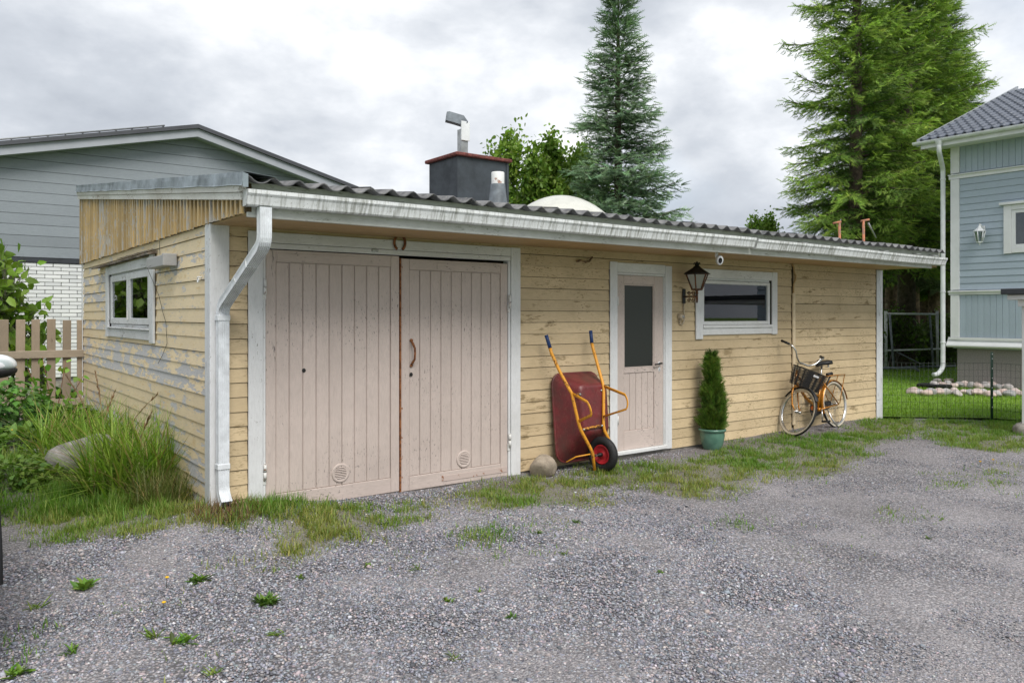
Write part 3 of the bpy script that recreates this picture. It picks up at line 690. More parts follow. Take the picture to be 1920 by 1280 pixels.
b = MB(); b.box(5.112,5.118,-.0272,-.0262,.972,.998); b.build('keyhole', M['dark'], ed)
for z in (1.78,.44):
    b = MB(); b.tube([(4.420,-.036,z-.05),(4.420,-.036,z+.05)], .009, 8); b.build('hinge', M['hinge'], ed)

# ---- front window
win = MB(); win.cbox(5.84, 7.29, -.010, .05, 2.06, 2.09); win.cbox(5.84,5.875,-.010,.05,1.475,2.058); win.cbox(7.255,7.29,-.010,.05,1.475,2.058); win.cbox(5.84,7.29,-.018,.05,1.435,1.473)
wf = win.build('window', M['wx'], garage); wf['label'] = 'wide window with one dark pane and thick white casing'
for nm, a, m in (('casing',(5.755,5.885,-.042,-.0225,1.325,2.20),'wz'),('casing',(7.315,7.432,-.042,-.0225,1.365,2.20),'wz'),('casing',(5.887,7.313,-.039,-.0225,2.085,2.198),'wx'),('casing',(5.887,7.313,-.039,-.0225,1.375,1.455),'wx')):
    b = MB(); b.cbox(*a); b.build(nm, M[m], wf)
for a, m in (((5.886,5.925,-.026,.02,1.50,2.055),'wz'),((7.235,7.285,-.026,.02,1.50,2.055),'wz'),((5.926,7.234,-.026,.02,2.015,2.055),'wx'),((5.926,7.234,-.026,.02,1.50,1.545),'wx')):
    b = MB(); b.cbox(*a); b.build('sash', M[m], wf)
b = MB(); b.cbox(5.886,7.314,-.052,-.010,1.458,1.497,.005); b.build('sill', M['wx'], wf)
b = MB(); b.box(5.926,7.234,-.004,.000,1.546,2.014); b.build('pane', M['glass'], wf)
b = MB(); n = 14
vs = [(7.03+.20*i/n, .17+.012*math.sin(i*1.9), z) for z in (1.45,2.12) for i in range(n+1)]; b.add(vs, [(i,i+1,n+2+i,n+1+i) for i in range(n)], True); b.build('curtain', M['curtain'], wf)
b = MB(); b.box(5.7,7.4,.60,.62,1.2,2.3); b.build('inner_wall', M['dark'], wf)

# ---- side window: two sashes with flaking paint, rotten drip board
sidew = MB(); sidew.cbox(-.012,.05,1.985,4.045,2.085,2.115); sidew.cbox(-.012,.05,1.985,4.045,1.485,1.52); sidew.cbox(-.012,.05,1.985,2.02,1.522,2.083); sidew.cbox(-.012,.05,4.01,4.045,1.522,2.083)
sw_ = sidew.build('window', M['wy'], garage); sw_['label'] = 'two-sash window with flaking white casing in the side wall'
for a, m in (((-.046,-.0235,1.80,1.965,1.345,2.215),'wpeel'),((-.046,-.0235,4.075,4.225,1.365,2.20),'wpeel'),((-.042,-.0235,1.967,4.073,2.10,2.20),'wy'),((-.042,-.0235,1.967,4.073,1.37,1.465),'wy')):
    b = MB(); b.cbox(*a); b.build('casing', M[m], sw_)
b = MB(); b.cbox(-.060,-.012,1.966,4.074,1.468,1.486,.004); b.build('sill', M['wy'], sw_)
b = MB(); b.box(-.019,-.003,1.765,1.797,1.36,2.22); b.build('bare_edge', M['batten'], sw_)
for y0, y1 in ((2.022,3.005),(3.025,4.008)):
    fr = MB()
    fr.cbox(-.030,.0,y0,y0+.075,1.524,2.081); fr.cbox(-.030,.0,y1-.075,y1,1.524,2.081); fr.cbox(-.030,.0,y0+.076,y1-.076,2.01,2.081); fr.cbox(-.030,.0,y0+.076,y1-.076,1.524,1.59)
    s_ = fr.build('sash', M['wy'], sw_)
    b = MB(); b.box(-.014,-.011,y0+.077,y1-.077,1.591,2.009); b.build('pane', M['oldglass'], s_)
    ym = (y0+y1)/2; b = MB(); b.cbox(.055,.075,ym-.03,ym+.02,1.55,2.05,.003); b.build('inner_mullion', M['curtain'], s_)
    b = MB(); n = 12; vs = [(.20+.015*math.sin(i*1.7), y0+.05+.33*i/n, z) for z in (1.45,2.12) for i in range(n+1)]; b.add(vs, [(i,i+1,n+2+i,n+1+i) for i in range(n)], True); b.build('curtain', M['curtain'], s_)
b = MB(); b.box(.7,.72,1.7,4.4,1.2,2.4); b.build('inner_wall', plain('dim_room', (.07,.08,.07), .9), sw_)
for y, z in ((3.02,1.62),):
    b = MB(); b.box(-.042,-.031,y-.012,y+.012,z-.05,z+.05); b.build('catch', M['hinge'], sw_)
rw = paint('rotten_wood', (.24,.20,.16), 'y', wood=(.09,.07,.05), peel=.52, chips=.55, dirt=.5, dirtc=(.05,.04,.03), var=.1)
b = MB(); n = 16; vs = []
for i in range(n+1):
    y = 1.74 + 3.0*i/n; j = random.uniform(-.008,.008); vs += [(-.023,y,2.245+j*.4),(-.105+j*2,y,2.222+j),(-.105+j*2,y,2.205+j*1.4),(-.023,y,2.215)]
b.add(vs, [(i*4+k, i*4+(k+1) % 4, i*4+4+(k+1) % 4, i*4+4+k) for i in range(n) for k in range(4)]); b.add([vs[0],vs[1],vs[2],vs[3]], [(0,1,2,3)]); b.build('drip_board', rw, sw_)
b = MB()
for i in range(3): y = 1.75+i*.45; b.add([(-.05,y,2.262),(-.10,y,2.245),(-.10,y+.6,2.25),(-.05,y+.6,2.262),(-.05,y,2.255),(-.10,y,2.238),(-.10,y+.6,2.243),(-.05,y+.6,2.255)], [(0,1,2,3),(7,6,5,4),(0,4,5,1),(2,6,7,3),(1,5,6,2),(0,3,7,4)])
b.build('loose_batten', rw, sw_)
# weathered beam ends, an eye hook and a loose wire on the side wall
gw = paint('grey_weathered_wood', (.40,.40,.40), 'y', wood=(.12,.11,.10), peel=.62, chips=.6, dirt=.4, dirtc=(.2,.2,.2), var=.1)
b = MB(); b.cbox(-.125,-.022,1.02,1.70,2.06,2.16,.006); b.cbox(-.15,-.03,.965,1.01,2.055,2.165,.006); b.build('beam_end', gw, garage)
b = MB(); b.tube([(-.02,.24,1.93),(-.05,.24,1.93)], .005, 6); b.tube([(-.05,.24+.022*math.sin(a),1.93-.022+.022*math.cos(a)) for a in [i*math.pi/6 for i in range(11)]], .005, 6); b.build('eye_hook', M['white_metal'], garage)
b = MB(); b.tube([(-.027,1.62,2.33),(-.03,1.58,2.15),(-.16,1.50,2.06),(-.03,1.62,1.80),(-.028,1.50,1.66),(-.03,1.36,1.55),(-.028,1.33,1.36),(-.03,1.50,1.24),(-.03,1.66,1.16)], .0022, 5); b.build('loose_wire', M['blackmetal'], garage)

# ---- chimney, vent pipe and skylight on the roof
chx0, chx1, chy0, chy1 = 4.381, 5.288, 3.2, 3.99; zb = 2.85
b = MB(); b.box(chx0, chx1, chy0, chy1, zb, 3.93); ch = b.build('chimney', M['black_sheet'], garage); ch['label'] = 'black sheet metal chimney with red cap and steel flue'
b = MB(); b.box(chx0-.006, chx0+.02, chy0-.006, chy0+.02, zb, 3.925); b.build('corner_fold', M['black_sheet'], ch)
b = MB(); b.box(chx1-.03, chx1+.012, chy0-.012, chy0+.03, zb, 3.925); b.build('corner_fold', M['black_sheet'], ch)
b = MB(); o_ = .055; n = 8; vs = []
b.cbox(chx0-o_, chx1+o_, chy0-o_, chy1+o_, 3.932, 3.985, .012); b.build('cap', M['redcap'], ch)
cx, cy = 4.70, 3.55
b = MB(); b.cbox(cx-.06, cx+.06, cy-.06, cy+.06, 3.98, 4.42, .006); fl = b.build('flue', M['galv'], ch)
b = MB(); b.cbox(cx-.075, cx+.075, cy-.085, cy-.062, 4.24, 4.53, .004); b.build('flue_shield', M['white_metal'], fl)
b = MB(); MM = Matrix.Translation((cx-.02, cy, 4.60)) @ Matrix.Rotation(R(-14), 4, 'Y')
b.prism([(.06,-.09),(.10,-.02),(.02,.06),(-.20,.075),(-.24,.06),(-.235,-.07),(-.12,-.075)], 1, -.055, .055, M=Matrix.Translation((cx-.02, cy, 4.56)) @ Matrix.Rotation(R(12), 4, 'Y') @ Matrix.Rotation(R(-28), 4, 'Z')); b.build('cowl', plain('cowl_grey', (.16,.185,.215), .5, .1), fl)
MM = Matrix.Translation((3.94, 1.6, 2.80))
b = MB(); b.lathe([(.145,0),(.092,.46)], 14, MM); b.lathe([(0,.46),(.092,.46)], 14, MM); vp = b.build('vent_pipe', plain('grey_cone', (.20,.225,.25), .5, .2), garage)
b = MB(); b.lathe([(.083,.44),(.083,.60),(.078,.61),(0,.605)], 14, MM); b.build('vent_cap', rusty('white_pipe_stained', (.74,.74,.73), (.36,.20,.15), .60, .5, 14), vp)
b = MB(); rs, zc = 1.18, 0; prof = []
for i in range(11):
    a = R(40)*i/10; prof.append((.80*math.sin(a)/math.sin(R(40)), .44*(math.cos(a)-math.cos(R(40)))/(1-math.cos(R(40)))))
b.lathe(prof[::-1] if False else prof, 40, Matrix.Translation((5.42, 2.12, 2.875))); sk = b.build('skylight_dome', M['dome'], garage)
b = MB(); b.lathe([(.81,-.08),(.86,-.02),(.81,.02)], 40, Matrix.Translation((5.42,2.12,2.87))); b.build('dome_rim', M['galv'], sk)
# sagging paint stain and bracket remains are in the paint itself
# ================================================================ GREY NEIGHBOUR HOUSE behind the fence
HYW = 11.6; PKX = 2.95
def grz(x): return 5.62 - (.235*(PKX-x) if x < PKX else .259*(x-PKX))      # underside of its roof
gh = thing('grey_house', (2.95, 15, 0), 'grey boarded gable house with white brick ground floor behind the picket fence', 'house')
gxl, gxr = -6.0, 9.4
b = MB(); b.add([(gxl,HYW+.03,-.1),(gxr,HYW+.03,-.1),(gxr,HYW+.03,grz(gxr)-.1),(PKX,HYW+.03,grz(PKX)-.1),(gxl,HYW+.03,grz(gxl)-.1),
                 (gxl,20,-.1),(gxr,20,-.1),(gxr,20,grz(gxr)-.1),(PKX,20,grz(PKX)-.1),(gxl,20,grz(gxl)-.1)], [(0,1,2,3,4),(9,8,7,6,5),(0,5,6,1),(1,6,7,2),(4,9,5,0)])
mortar = plain('grey_mortar', (.19,.185,.18), .9, 0, 30, .2)
gw_ = b.build('wall', mortar, gh)
GB = paint('grey_stained_boards', (.265,.295,.325), 'x', wood=(.16,.19,.22), peel=.80, chips=.80, dirt=.25, dirtc=(.15,.17,.19), var=.12, psc=.7)
z = 2.76; pitch = .212
while z < 5.4:
    z1 = z + pitch - .008; pts = []
    def xl(zz): return max(gxl, PKX - (5.50-zz)/.235)
    def xr(zz): return min(gxr, PKX + (5.50-zz)/.259)
    if z1 < 5.47: out = [(xl(z),z),(xr(z),z),(xr(z1),z1),(xl(z1),z1)]
    else: out = [(xl(z),z),(xr(z),z),(PKX,5.49)]
    b = MB(); b.prism(out, 1, HYW-.012, HYW+.02); b.build('board', GB, gw_); z += pitch
b = MB(); b.box(gxl, gxr, HYW-.03, HYW+.02, 2.66, 2.745); b.build('drip_band', plain('dark_band', (.035,.04,.05), .5), gh)
wt_ = NT('white_brick'); wt_.setc(wt_.mix(wt_.rnd(), (.62,.63,.645), (.78,.785,.79))); wt_.set(Roughness=.55); wt_.bump(wt_.noise(wt_.pos(), 40, 5, .6), .002, .6); wb = wt_.m
bk = MB(); bk.cbox(0, .272, -.022, .02, 0, .066, .004); bkm = bk.mesh('brick'); bkm.materials.append(wb)
nrow = 0; zz = 2.58; cnt = 0
while zz > .33 and cnt < 296:
    off = .14 if nrow % 2 else 0
    for i in range(-4, 5):
        x = .282*i + off
        if x < -1.15 or x > 1.25: continue
        piece('brick', bkm, gw_, (x + random.uniform(-.002,.002), HYW + .012 + random.uniform(-.0015,.0015), zz)); cnt += 1
    zz -= .0757; nrow += 1
t = NT('brick_beyond'); v = t.pos(rot=(R(90),0,0)); bt = t.n('ShaderNodeTexBrick'); t.l(v, bt.inputs['Vector'])
for k_, v_ in (('Scale',1.0),('Brick Width',.282),('Row Height',.0757),('Mortar Size',.005)): bt.inputs[k_].default_value = v_
bt.inputs['Color1'].default_value = (.74,.75,.76,1); bt.inputs['Color2'].default_value = (.70,.71,.72,1); bt.inputs['Mortar'].default_value = (.19,.185,.18,1)
t.setc(bt.outputs['Color']); t.set(Roughness=.6)
b = MB(); b.box(gxl, -1.18, HYW-.01, HYW+.02, .33, 2.655); b.box(1.54, gxr, HYW-.01, HYW+.02, .33, 2.655); o = b.build('brickwork', t.m, gh)
b = MB(); b.box(gxl, gxr, HYW-.03, HYW+.02, -.1, .31); b.build('plinth', M['concrete'], gh)
barge = plain('grey_bargeboard', (.36,.38,.42), .5, 0, 3, .06); rdark = plain('dark_roof_sheet', (.075,.078,.09), .45, .2, 3, .15)
for s, x_e in ((-1, gxl-.4), (1, gxr+.4)):
    sl = .235 if s < 0 else .259
    zf = lambda x: 5.62 - sl*abs(x-PKX)
    for nm, d0, d1, y0, y1, m in (('bargeboard', -.145, .03, HYW-.34, HYW-.31, barge), ('roof_slope', .032, .115, HYW-.40, 20.4, rdark)):
        b = MB(); vs = []
        for y in (y0, y1): vs += [(PKX,y,zf(PKX)+d0),(x_e,y,zf(x_e)+d0),(x_e,y,zf(x_e)+d1),(PKX,y,zf(PKX)+d1)]
        b.add(vs, [(0,1,2,3),(7,6,5,4),(0,4,5,1),(1,5,6,2),(2,6,7,3),(3,7,4,0)]); o = b.build(nm, m, gh)
    b = MB(); vs = [(PKX,HYW-.31,zf(PKX)-.13),(x_e,HYW-.31,zf(x_e)-.13),(x_e,HYW+.02,zf(x_e)-.13),(PKX,HYW+.02,zf(PKX)-.13)]; b.add(vs, [(0,1,2,3)]); b.build('verge_soffit', barge, gh)
# roof ladder on the left slope
b = MB()
p0 = Vector((2.3, HYW-.25, 5.62-.235*.65+.17)); p1 = Vector((-5.6, HYW-.25, 5.62-.235*8.55+.17))
for dy in (0, .35): b.tube([p0+Vector((0,dy,0)), p1+Vector((0,dy,0))], .018, 6)
for i in range(27):
    q = p0.lerp(p1, i/26); b.tube([q, q+Vector((0,.35,0))], .012, 5)
    if i % 3 == 0: b.tube([q+Vector((0,.17,0)), q+Vector((0,.17,-.09))], .012, 5)
b.build('roof_ladder', M['galv'], gh)

# ================================================================ PICKET FENCE
fy = 6.02; gf0 = float(gz(-.5, fy))
pf = thing('picket_fence', (-.6, fy, gf0), 'weathered brown wooden picket fence joining the back corner of the garage', 'fence')
pw = paint('brown_weathered_picket', (.35,.275,.20), 'z', wood=(.15,.115,.08), peel=.66, chips=.72, dirt=.5, dirtc=(.12,.115,.09), var=.22, psc=1.4)
pwx = paint('brown_weathered_rail', (.37,.30,.225), 'x', wood=(.17,.14,.10), peel=.66, chips=.72, dirt=.5, dirtc=(.12,.115,.09), var=.2, psc=1.4)
for i in range(15):
    x = -.045 - i*.183; j = random.uniform(-.012,.012); w = .052 + random.uniform(-.004,.004)
    b = MB(); b.cbox(x-w, x+w, fy-.012, fy+.012, .18, 1.565+j, .004, M=Matrix.Translation((x,0,0)) @ Matrix.Rotation(R(random.uniform(-.6,.6)),4,'Y') @ Matrix.Translation((-x,0,0))); b.build('picket', pw, pf)
for zc_ in (1.09, .42):
    b = MB(); b.cbox(-2.8, .0, fy-.055, fy-.014, zc_-.052, zc_+.052, .006); b.build('rail', pwx, pf)

# ================================================================ BLUE HOUSE on the right
HX = 16.8; HY0, HY1 = -7.0, 1.83
bh = thing('blue_house', (20.5, -2.5, 0), 'light blue wooden house with white trim and grey tiled roof beyond the lawn', 'house')
BL = paint('light_blue_paint', (.41,.485,.56), 'y', wood=(.3,.34,.38), peel=.85, chips=.78, dirt=.18, dirtc=(.25,.31,.36), var=.05, psc=.6)
BLz = paint('light_blue_paint_upright', (.41,.485,.56), 'z', wood=(.3,.34,.38), peel=.85, chips=.78, dirt=.18, dirtc=(.25,.31,.36), var=.05, psc=.6)
HW = plain('house_white_paint', (.76,.77,.78), .5, 0, 3, .06)
b = MB(); b.box(HX+.03, 25.2, HY0, HY1-.03, .88, 5.5); bw = b.build('wall', BL, bh)
t = NT('roughcast_plinth'); v = t.pos(); f = t.noise(v, 70, 3, .7); t.setc(t.mix(t.ramp(f, [(.35,0),(.65,1)]), (.145,.13,.125), (.40,.365,.35))); t.set(Roughness=.95); t.bump(f, .01, 1); M['roughcast'] = t.m
b = MB(); b.box(HX+.10, 25.1, HY0, HY1-.08, -.1, .93); b.build('plinth', M['roughcast'], bh)
def vboards(z0, z1):
    y = HY1 - .18
    while y > -2.2:
        b = MB(); b.cbox(HX+.002, HX+.03, y-.122, y-.002, z0, z1, .005); b.build('board', BLz, bw); y -= .124
    b = MB(); b.box(HX+.006, HX+.03, HY0, y-.001, z0, z1); b.build('panelling', BLz, bh)
vboards(1.127, 2.075); vboards(4.812, 5.43)
z = 2.185
win_y0, win_y1, wz0, wz1 = -.86, .75, 2.95, 4.02
while z < 4.66:
    z1 = min(z+.147, 4.684); zc_ = (z+z1)/2
    segs = [(HY0, HY1-.178)] if not (wz0 < zc_ < wz1) else [(win_y1-.005, HY1-.178), (HY0, win_y0+.005)]
    for a, c in segs:
        b = MB(); b.prism([(HX-.004,z+.003),(HX+.03,z+.003),(HX+.03,z1-.001),(HX+.010,z1-.001)], 1, a, c); b.build('board', BL, bw)
    z += .147
for a in ((HX-.03,HX+.029,HY1-.176,HY1+.01,4.815,5.42),(HX-.03,HX+.029,HY1-.176,HY1+.01,2.19,4.68),(HX-.03,HX+.029,HY1-.176,HY1+.01,1.13,2.07)):
    b = MB(); b.cbox(*a); b.build('corner_board', HW, bh)
b = MB(); b.cbox(HX+.0,HX+.2,HY1-.028,HY1+.012,1.0,5.5); b.build('corner_board', HW, bh)
for z0_, z1_, dx in ((4.686,4.80,.05),(2.078,2.176,.05)):
    b = MB(); b.prism([(HX-dx-.02,z1_-.035),(HX-dx-.02,z1_-.015),(HX+.03,z1_),(HX+.03,z0_),(HX-.025,z0_),(HX-.025,z1_-.035)], 1, HY0, HY1+.05); b.build('belt_board', HW, bh)
b = MB(); b.prism([(HX-.09,.93),(HX-.09,.955),(HX+.03,1.125),(HX+.03,.90),(HX-.03,.90)], 1, HY0, HY1+.08); b.build('water_board', HW, bh)
b = MB(); b.cbox(HX-.055,HX-.03,HY0,HY1+.05,1.075,1.126); b.build('water_board', HW, bh)
# window
wfb = MB(); wfb.cbox(HX-.03,HX+.03,win_y0,win_y0+.13,wz0,wz1); wo = wfb.build('window', HW, bh)
for a in ((HX-.034,HX+.03,win_y1-.15,win_y1,2.94,3.98),(HX-.030,HX+.03,win_y0+.131,win_y1-.151,2.95,3.06),(HX-.030,HX+.03,win_y0+.131,win_y1-.151,3.87,3.98)):
    b = MB(); b.cbox(*a); b.build('casing', HW, wo)
b = MB(); b.cbox(HX-.09,HX+.03,win_y0-.06,win_y1+.07,3.985,4.04); b.build('head_ledge', HW, wo)
for a in ((HX-.012,HX+.02,.525,.598,3.062,3.868),(HX-.012,HX+.02,win_y0+.132,win_y0+.20,3.062,3.868),(HX-.012,HX+.02,win_y0+.201,.524,3.80,3.868),(HX-.012,HX+.02,win_y0+.201,.524,3.062,3.13)):
    b = MB(); b.cbox(*a); b.build('sash', HW, wo)
b = MB(); b.box(HX+.004,HX+.008,win_y0+.2,.525,3.13,3.80); b.build('pane', M['glass'], wo)
b = MB(); b.box(HX+.0285,HX+.0295,win_y0+.2,.525,3.13,3.80); b.build('blind', plain('dim_blind', (.06,.065,.075), .8), wo)
# roof of pressed tiles
sl = .396; ex = 16.22; ez = 5.56
rz = lambda x: ez + sl*(x-ex)
b = MB(); b.add([(ex+.02,2.24,rz(ex)-.05),(ex+.02,HY0,rz(ex)-.05),(21.6,HY0,rz(21.6)-.05),(21.6,2.24,rz(21.6)-.05),(26,HY0,rz(21.6)-.05-.396*4.4),(26,2.24,rz(21.6)-.05-.396*4.4)], [(0,3,2,1),(3,5,4,2)])
rt_m = plain('blue_grey_roof_tile', (.115,.13,.165), .34, .1, 5, .12); br_ = b.build('roof', rt_m, bh)
tm = MB(); nn = 8; tw, tl = .183, .36; vs = []
for r_, (dx, dz) in enumerate(((0,.0),(0,.032),(tl*.5,.016),(tl+.01,.002))):
    for i in range(nn+1):
        u = i/nn; prof = .022*math.cos(2*math.pi*(u-.30)) + .008*math.cos(4*math.pi*(u-.3))
        vs.append((dx - (.02 if False else 0), -tw*u*1.02, dz + prof + .02))
tm.add(vs, [(r_*(nn+1)+i, r_*(nn+1)+i+1, (r_+1)*(nn+1)+i+1, (r_+1)*(nn+1)+i) for r_ in range(3) for i in range(nn)], True)
tme = tm.mesh('roof_tile'); tme.materials.append(rt_m); cntt = 0
for r_ in range(15):
    for c in range(19):
        x = ex - .03 + r_*tl*math.cos(math.atan(sl)); piece('roof_tile', tme, br_, (x, 2.26 - c*tw, rz(x)-.02), (1,1,1), (0, -math.atan(sl), 0))
b = MB(); nn2 = 60; vs = []
for r_ in range(16):
    x = ex-.03 + r_*tl*math.cos(math.atan(sl)); y0 = 2.26-19*tw
    for q, dz in ((0,.0),(0.001,.03)):
        for i in range(nn2*4+1):
            u = i/4.; vs.append((x+q, y0 - u*tw*.42, rz(x)-.0 + dz*(1 if q else 0) + .022*math.cos(2*math.pi*u*.42)))
W_ = nn2*4+1; b.add(vs, [(r_*W_+i, r_*W_+i+1, (r_+1)*W_+i+1, (r_+1)*W_+i) for r_ in range(31) for i in range(W_-1)], True); o = b.build('tile_field', rt_m, bh); o['kind'] = 'stuff'
b = MB(); vs = []
for y in (2.235, 2.30): vs += [(ex-.06,y,rz(ex-.06)-.11),(21.6,y,rz(21.6)-.11),(21.6,y,rz(21.6)+.05),(ex-.06,y,rz(ex-.06)+.05)]
b.add(vs, [(0,1,2,3),(7,6,5,4),(0,4,5,1),(1,5,6,2),(2,6,7,3),(3,7,4,0)]); b.build('verge_flashing', plain('verge_grey', (.40,.43,.46), .4, .2), bh)
b = MB(); b.cbox(ex-.02, ex+.03, HY0, 2.23, 5.36, 5.50); b.build('fascia', HW, bh)
b = MB(); b.box(ex+.031, HX+.0, HY0, 2.22, 5.40, 5.425); b.build('soffit', HW, bh)
b = MB(); gp = [(ex-.085 + .066*math.cos(a), 5.515 + .066*math.sin(a)) for a in [math.pi + math.pi*i/8 for i in range(9)]]; gp2 = [(ex-.085 + .06*math.cos(a), 5.517 + .06*math.sin(a)) for a in [2*math.pi - math.pi*i/8 for i in range(9)]]
b.prism(gp + gp2, 1, HY0, 2.36); b.add([(p[0],2.361,p[1]) for p in gp], [tuple(range(9))]); b.build('gutter', M['white_metal'], bh)
b = MB(); b.tube(bendpath([(ex-.085,1.80,5.46),(ex-.085,1.80,5.24),(HX-.10,1.97,4.93),(HX-.10,1.97,.42),(HX-.28,2.02,.27),(HX-.36,2.05,.28)], .10), .05, 14); hp = b.build('downpipe', M['white_metal'], bh)
b = MB(); b.lathe([(.05,0),(.085,.10)], 14, Matrix.Translation((ex-.085,1.80,5.37))); b.build('funnel', M['white_metal'], hp)
for z in (4.70,2.15,1.0):
    b = MB(); b.lathe([(.051,-.015),(.058,-.015),(.058,.015),(.051,.015)], 14, Matrix.Translation((HX-.10,1.97,z))); b.box(HX-.10,HX+.0,1.955,1.972,z-.01,z+.01); b.build('bracket', M['white_metal'], hp)
# its white lantern
lm = thing('wall_lantern', (HX, 1.17, 3.40), 'small white glazed lantern on the light blue wall', 'lantern', 'wall lanterns')
lx, ly = HX-.17, 1.17
b = MB(); b.lathe([(.0,.20),(.012,.19),(.012,.16),(.03,.14),(.05,.10),(.12,.045),(.125,.03),(0,.03)], 6, Matrix.Translation((lx,ly,3.42)), smooth=False); b.build('lamp_roof', M['white_metal'], lm)
b = MB()
for k in range(6):
    a = k*math.pi/3; b.tube([(lx+.11*math.cos(a),ly+.11*math.sin(a),3.45),(lx+.06*math.cos(a),ly+.06*math.sin(a),3.22)], .010, 5)
b.lathe([(.0,.0),(.065,.0),(.065,.02),(0,.02)], 6, Matrix.Translation((lx,ly,3.205)), smooth=False); b.lathe([(.0,-.06),(.015,-.05),(.008,-.03),(.03,0)], 8, Matrix.Translation((lx,ly,3.205))); b.build('lamp_frame', M['white_metal'], lm)
b = MB(); b.lathe([(.055,.0),(.10,.21)], 6, Matrix.Translation((lx,ly,3.23)), smooth=False); b.build('lamp_glass', M['oldglass'], lm)
b = MB(); b.tube([(lx,ly,3.56),(lx+.04,ly,3.60),(lx+.10,ly,3.57),(HX-.02,ly,3.48)], .02, 8); b.cbox(HX-.03,HX-.004,ly-.05,ly+.05,3.38,3.58); b.build('lamp_arm', M['white_metal'], lm)

# ================================================================ WHITE CANOPY at the right edge
po = thing('canopy', (10.35,-2.05,0), 'white posted canopy with dark sheet roof edge beside the gravel', 'canopy')
b = MB(); b.cbox(10.22,10.34,-2.10,-1.98,.10,1.74,.006); b.build('post', HW, po)
b = MB(); b.cbox(12.3,12.42,-2.10,-1.98,.10,1.74,.006); b.build('post', HW, po)
b = MB(); b.cbox(10.14,12.6,-2.12,-1.96,1.742,1.83,.005); b.build('beam', HW, po)
b = MB(); b.cbox(10.06,12.7,-3.6,-1.86,1.832,1.90,.006); b.build('fascia', HW, po)
b = MB(); b.cbox(10.00,12.8,-3.7,-1.80,1.905,1.985,.006); b.build('roof_sheet', plain('dark_canopy_sheet', (.06,.065,.075), .4, .3, 5, .2), po)
bm = bmesh.new(); bmesh.ops.create_icosphere(bm, subdivisions=3, radius=1)
ICO_V = np.array([v.co[:] for v in bm.verts]); ICO_F = [[v.index for v in f.verts] for f in bm.faces]; bm.free()
def rock_mesh(name, size, seed, mat, rough=.22, flat=.0):
    r_ = np.random.default_rng(seed); V = ICO_V.copy(); d = np.zeros(len(V))
    for k in range(9):
        n = r_.normal(size=3); n /= np.linalg.norm(n); lim = r_.uniform(.62,.95); q = V @ n
        V = V - np.outer(np.clip(q-lim, 0, None)*.85, n)
    for fr in (1.8, 4.0, 8.0):
        ph = r_.uniform(0,6,3); V = V*(1 + rough/fr*.5*(np.sin(V[:,0]*fr+ph[0])*np.sin(V[:,1]*fr+ph[1])*np.sin(V[:,2]*fr+ph[2])*2))[:,None]
    V = V*np.array(size); me = bpy.data.meshes.new(name); me.from_pydata([tuple(p) for p in V], [], ICO_F); me.polygons.foreach_set('use_smooth', [True]*len(ICO_F)); me.materials.append(mat); me.update(); return me
def stonemat(name, a, b_, sc=30, sp=(.1,.1,.1)):
    t = NT(name); v = t.pos(); f = t.noise(v, sc, 8, .7); c = t.mix(t.ramp(f, [(.35,0),(.65,1)]), a, b_); s_ = t.ramp(t.noise(v, sc*5, 3, .7), [(.60,0),(.68,.8)])
    c = t.mix(s_, c, sp); t.setc(t.mix(t.ramp(t.rnd(), [(0,.0),(1,.35)]), c, t.mix(1.0, c, (1.0,.82,.80), 'MULTIPLY'))); t.set(Roughness=.9, Specular_IOR_Level=.3); t.bump(f, .006, .8); return t.m
M['granite'] = stonemat('granite', (.24,.23,.23), (.50,.45,.42), 18, (.11,.105,.10))
b = MB(); r0 = rock_mesh('footing', (.24,.20,.14), 41, M['concrete']); o = link('footing', r0, po, False); o.location = (10.30,-2.03,.03)

# ================================================================ WIRE FENCE
wire = plain('dark_wire', (.055,.075,.06), .5, .4); grn = plain('green_post', (.012,.055,.03), .45, 0, 12, .25)
wfn = thing('wire_fence', (11.42,-1.13,0), 'low green wire mesh fence between the garage corner and the canopy', 'fence')
pts = [(10.24,.03),(11.42,-1.13),(11.40,-2.6)]
b = MB(); p = pts[1]; b.tube([(p[0],p[1],-.1),(p[0],p[1],1.05)], .021, 4); pst = b.build('post', grn, wfn)
for z in (.2,.35,.5,.65,.8,.95,1.02):
    b = MB(); b.box(p[0]-.025,p[0]-.015,p[1]-.02,p[1]-.012,z-.008,z+.008); b.build('notch', M['white_metal'], pst)
b = MB()
for a, c in zip(pts[:-1], pts[1:]):
    a, c = Vector(a), Vector(c); Ln = (c-a).length; n = int(Ln/.066)
    for i in range(n+1):
        q = a.lerp(c, i/n); h = .88 + .012*math.sin(i*.7); b.tube([(q.x,q.y,.0),(q.x+.002*math.sin(i),q.y,h)], .0020, 4)
    for k in range(9):
        z = .06 + k*.1025; b.tube([(a.x,a.y,z),((a.x+c.x)/2,(a.y+c.y)/2,z-.01),(c.x,c.y,z)], .0017 if k < 8 else .0026, 4)
b.build('wire_mesh', wire, wfn)
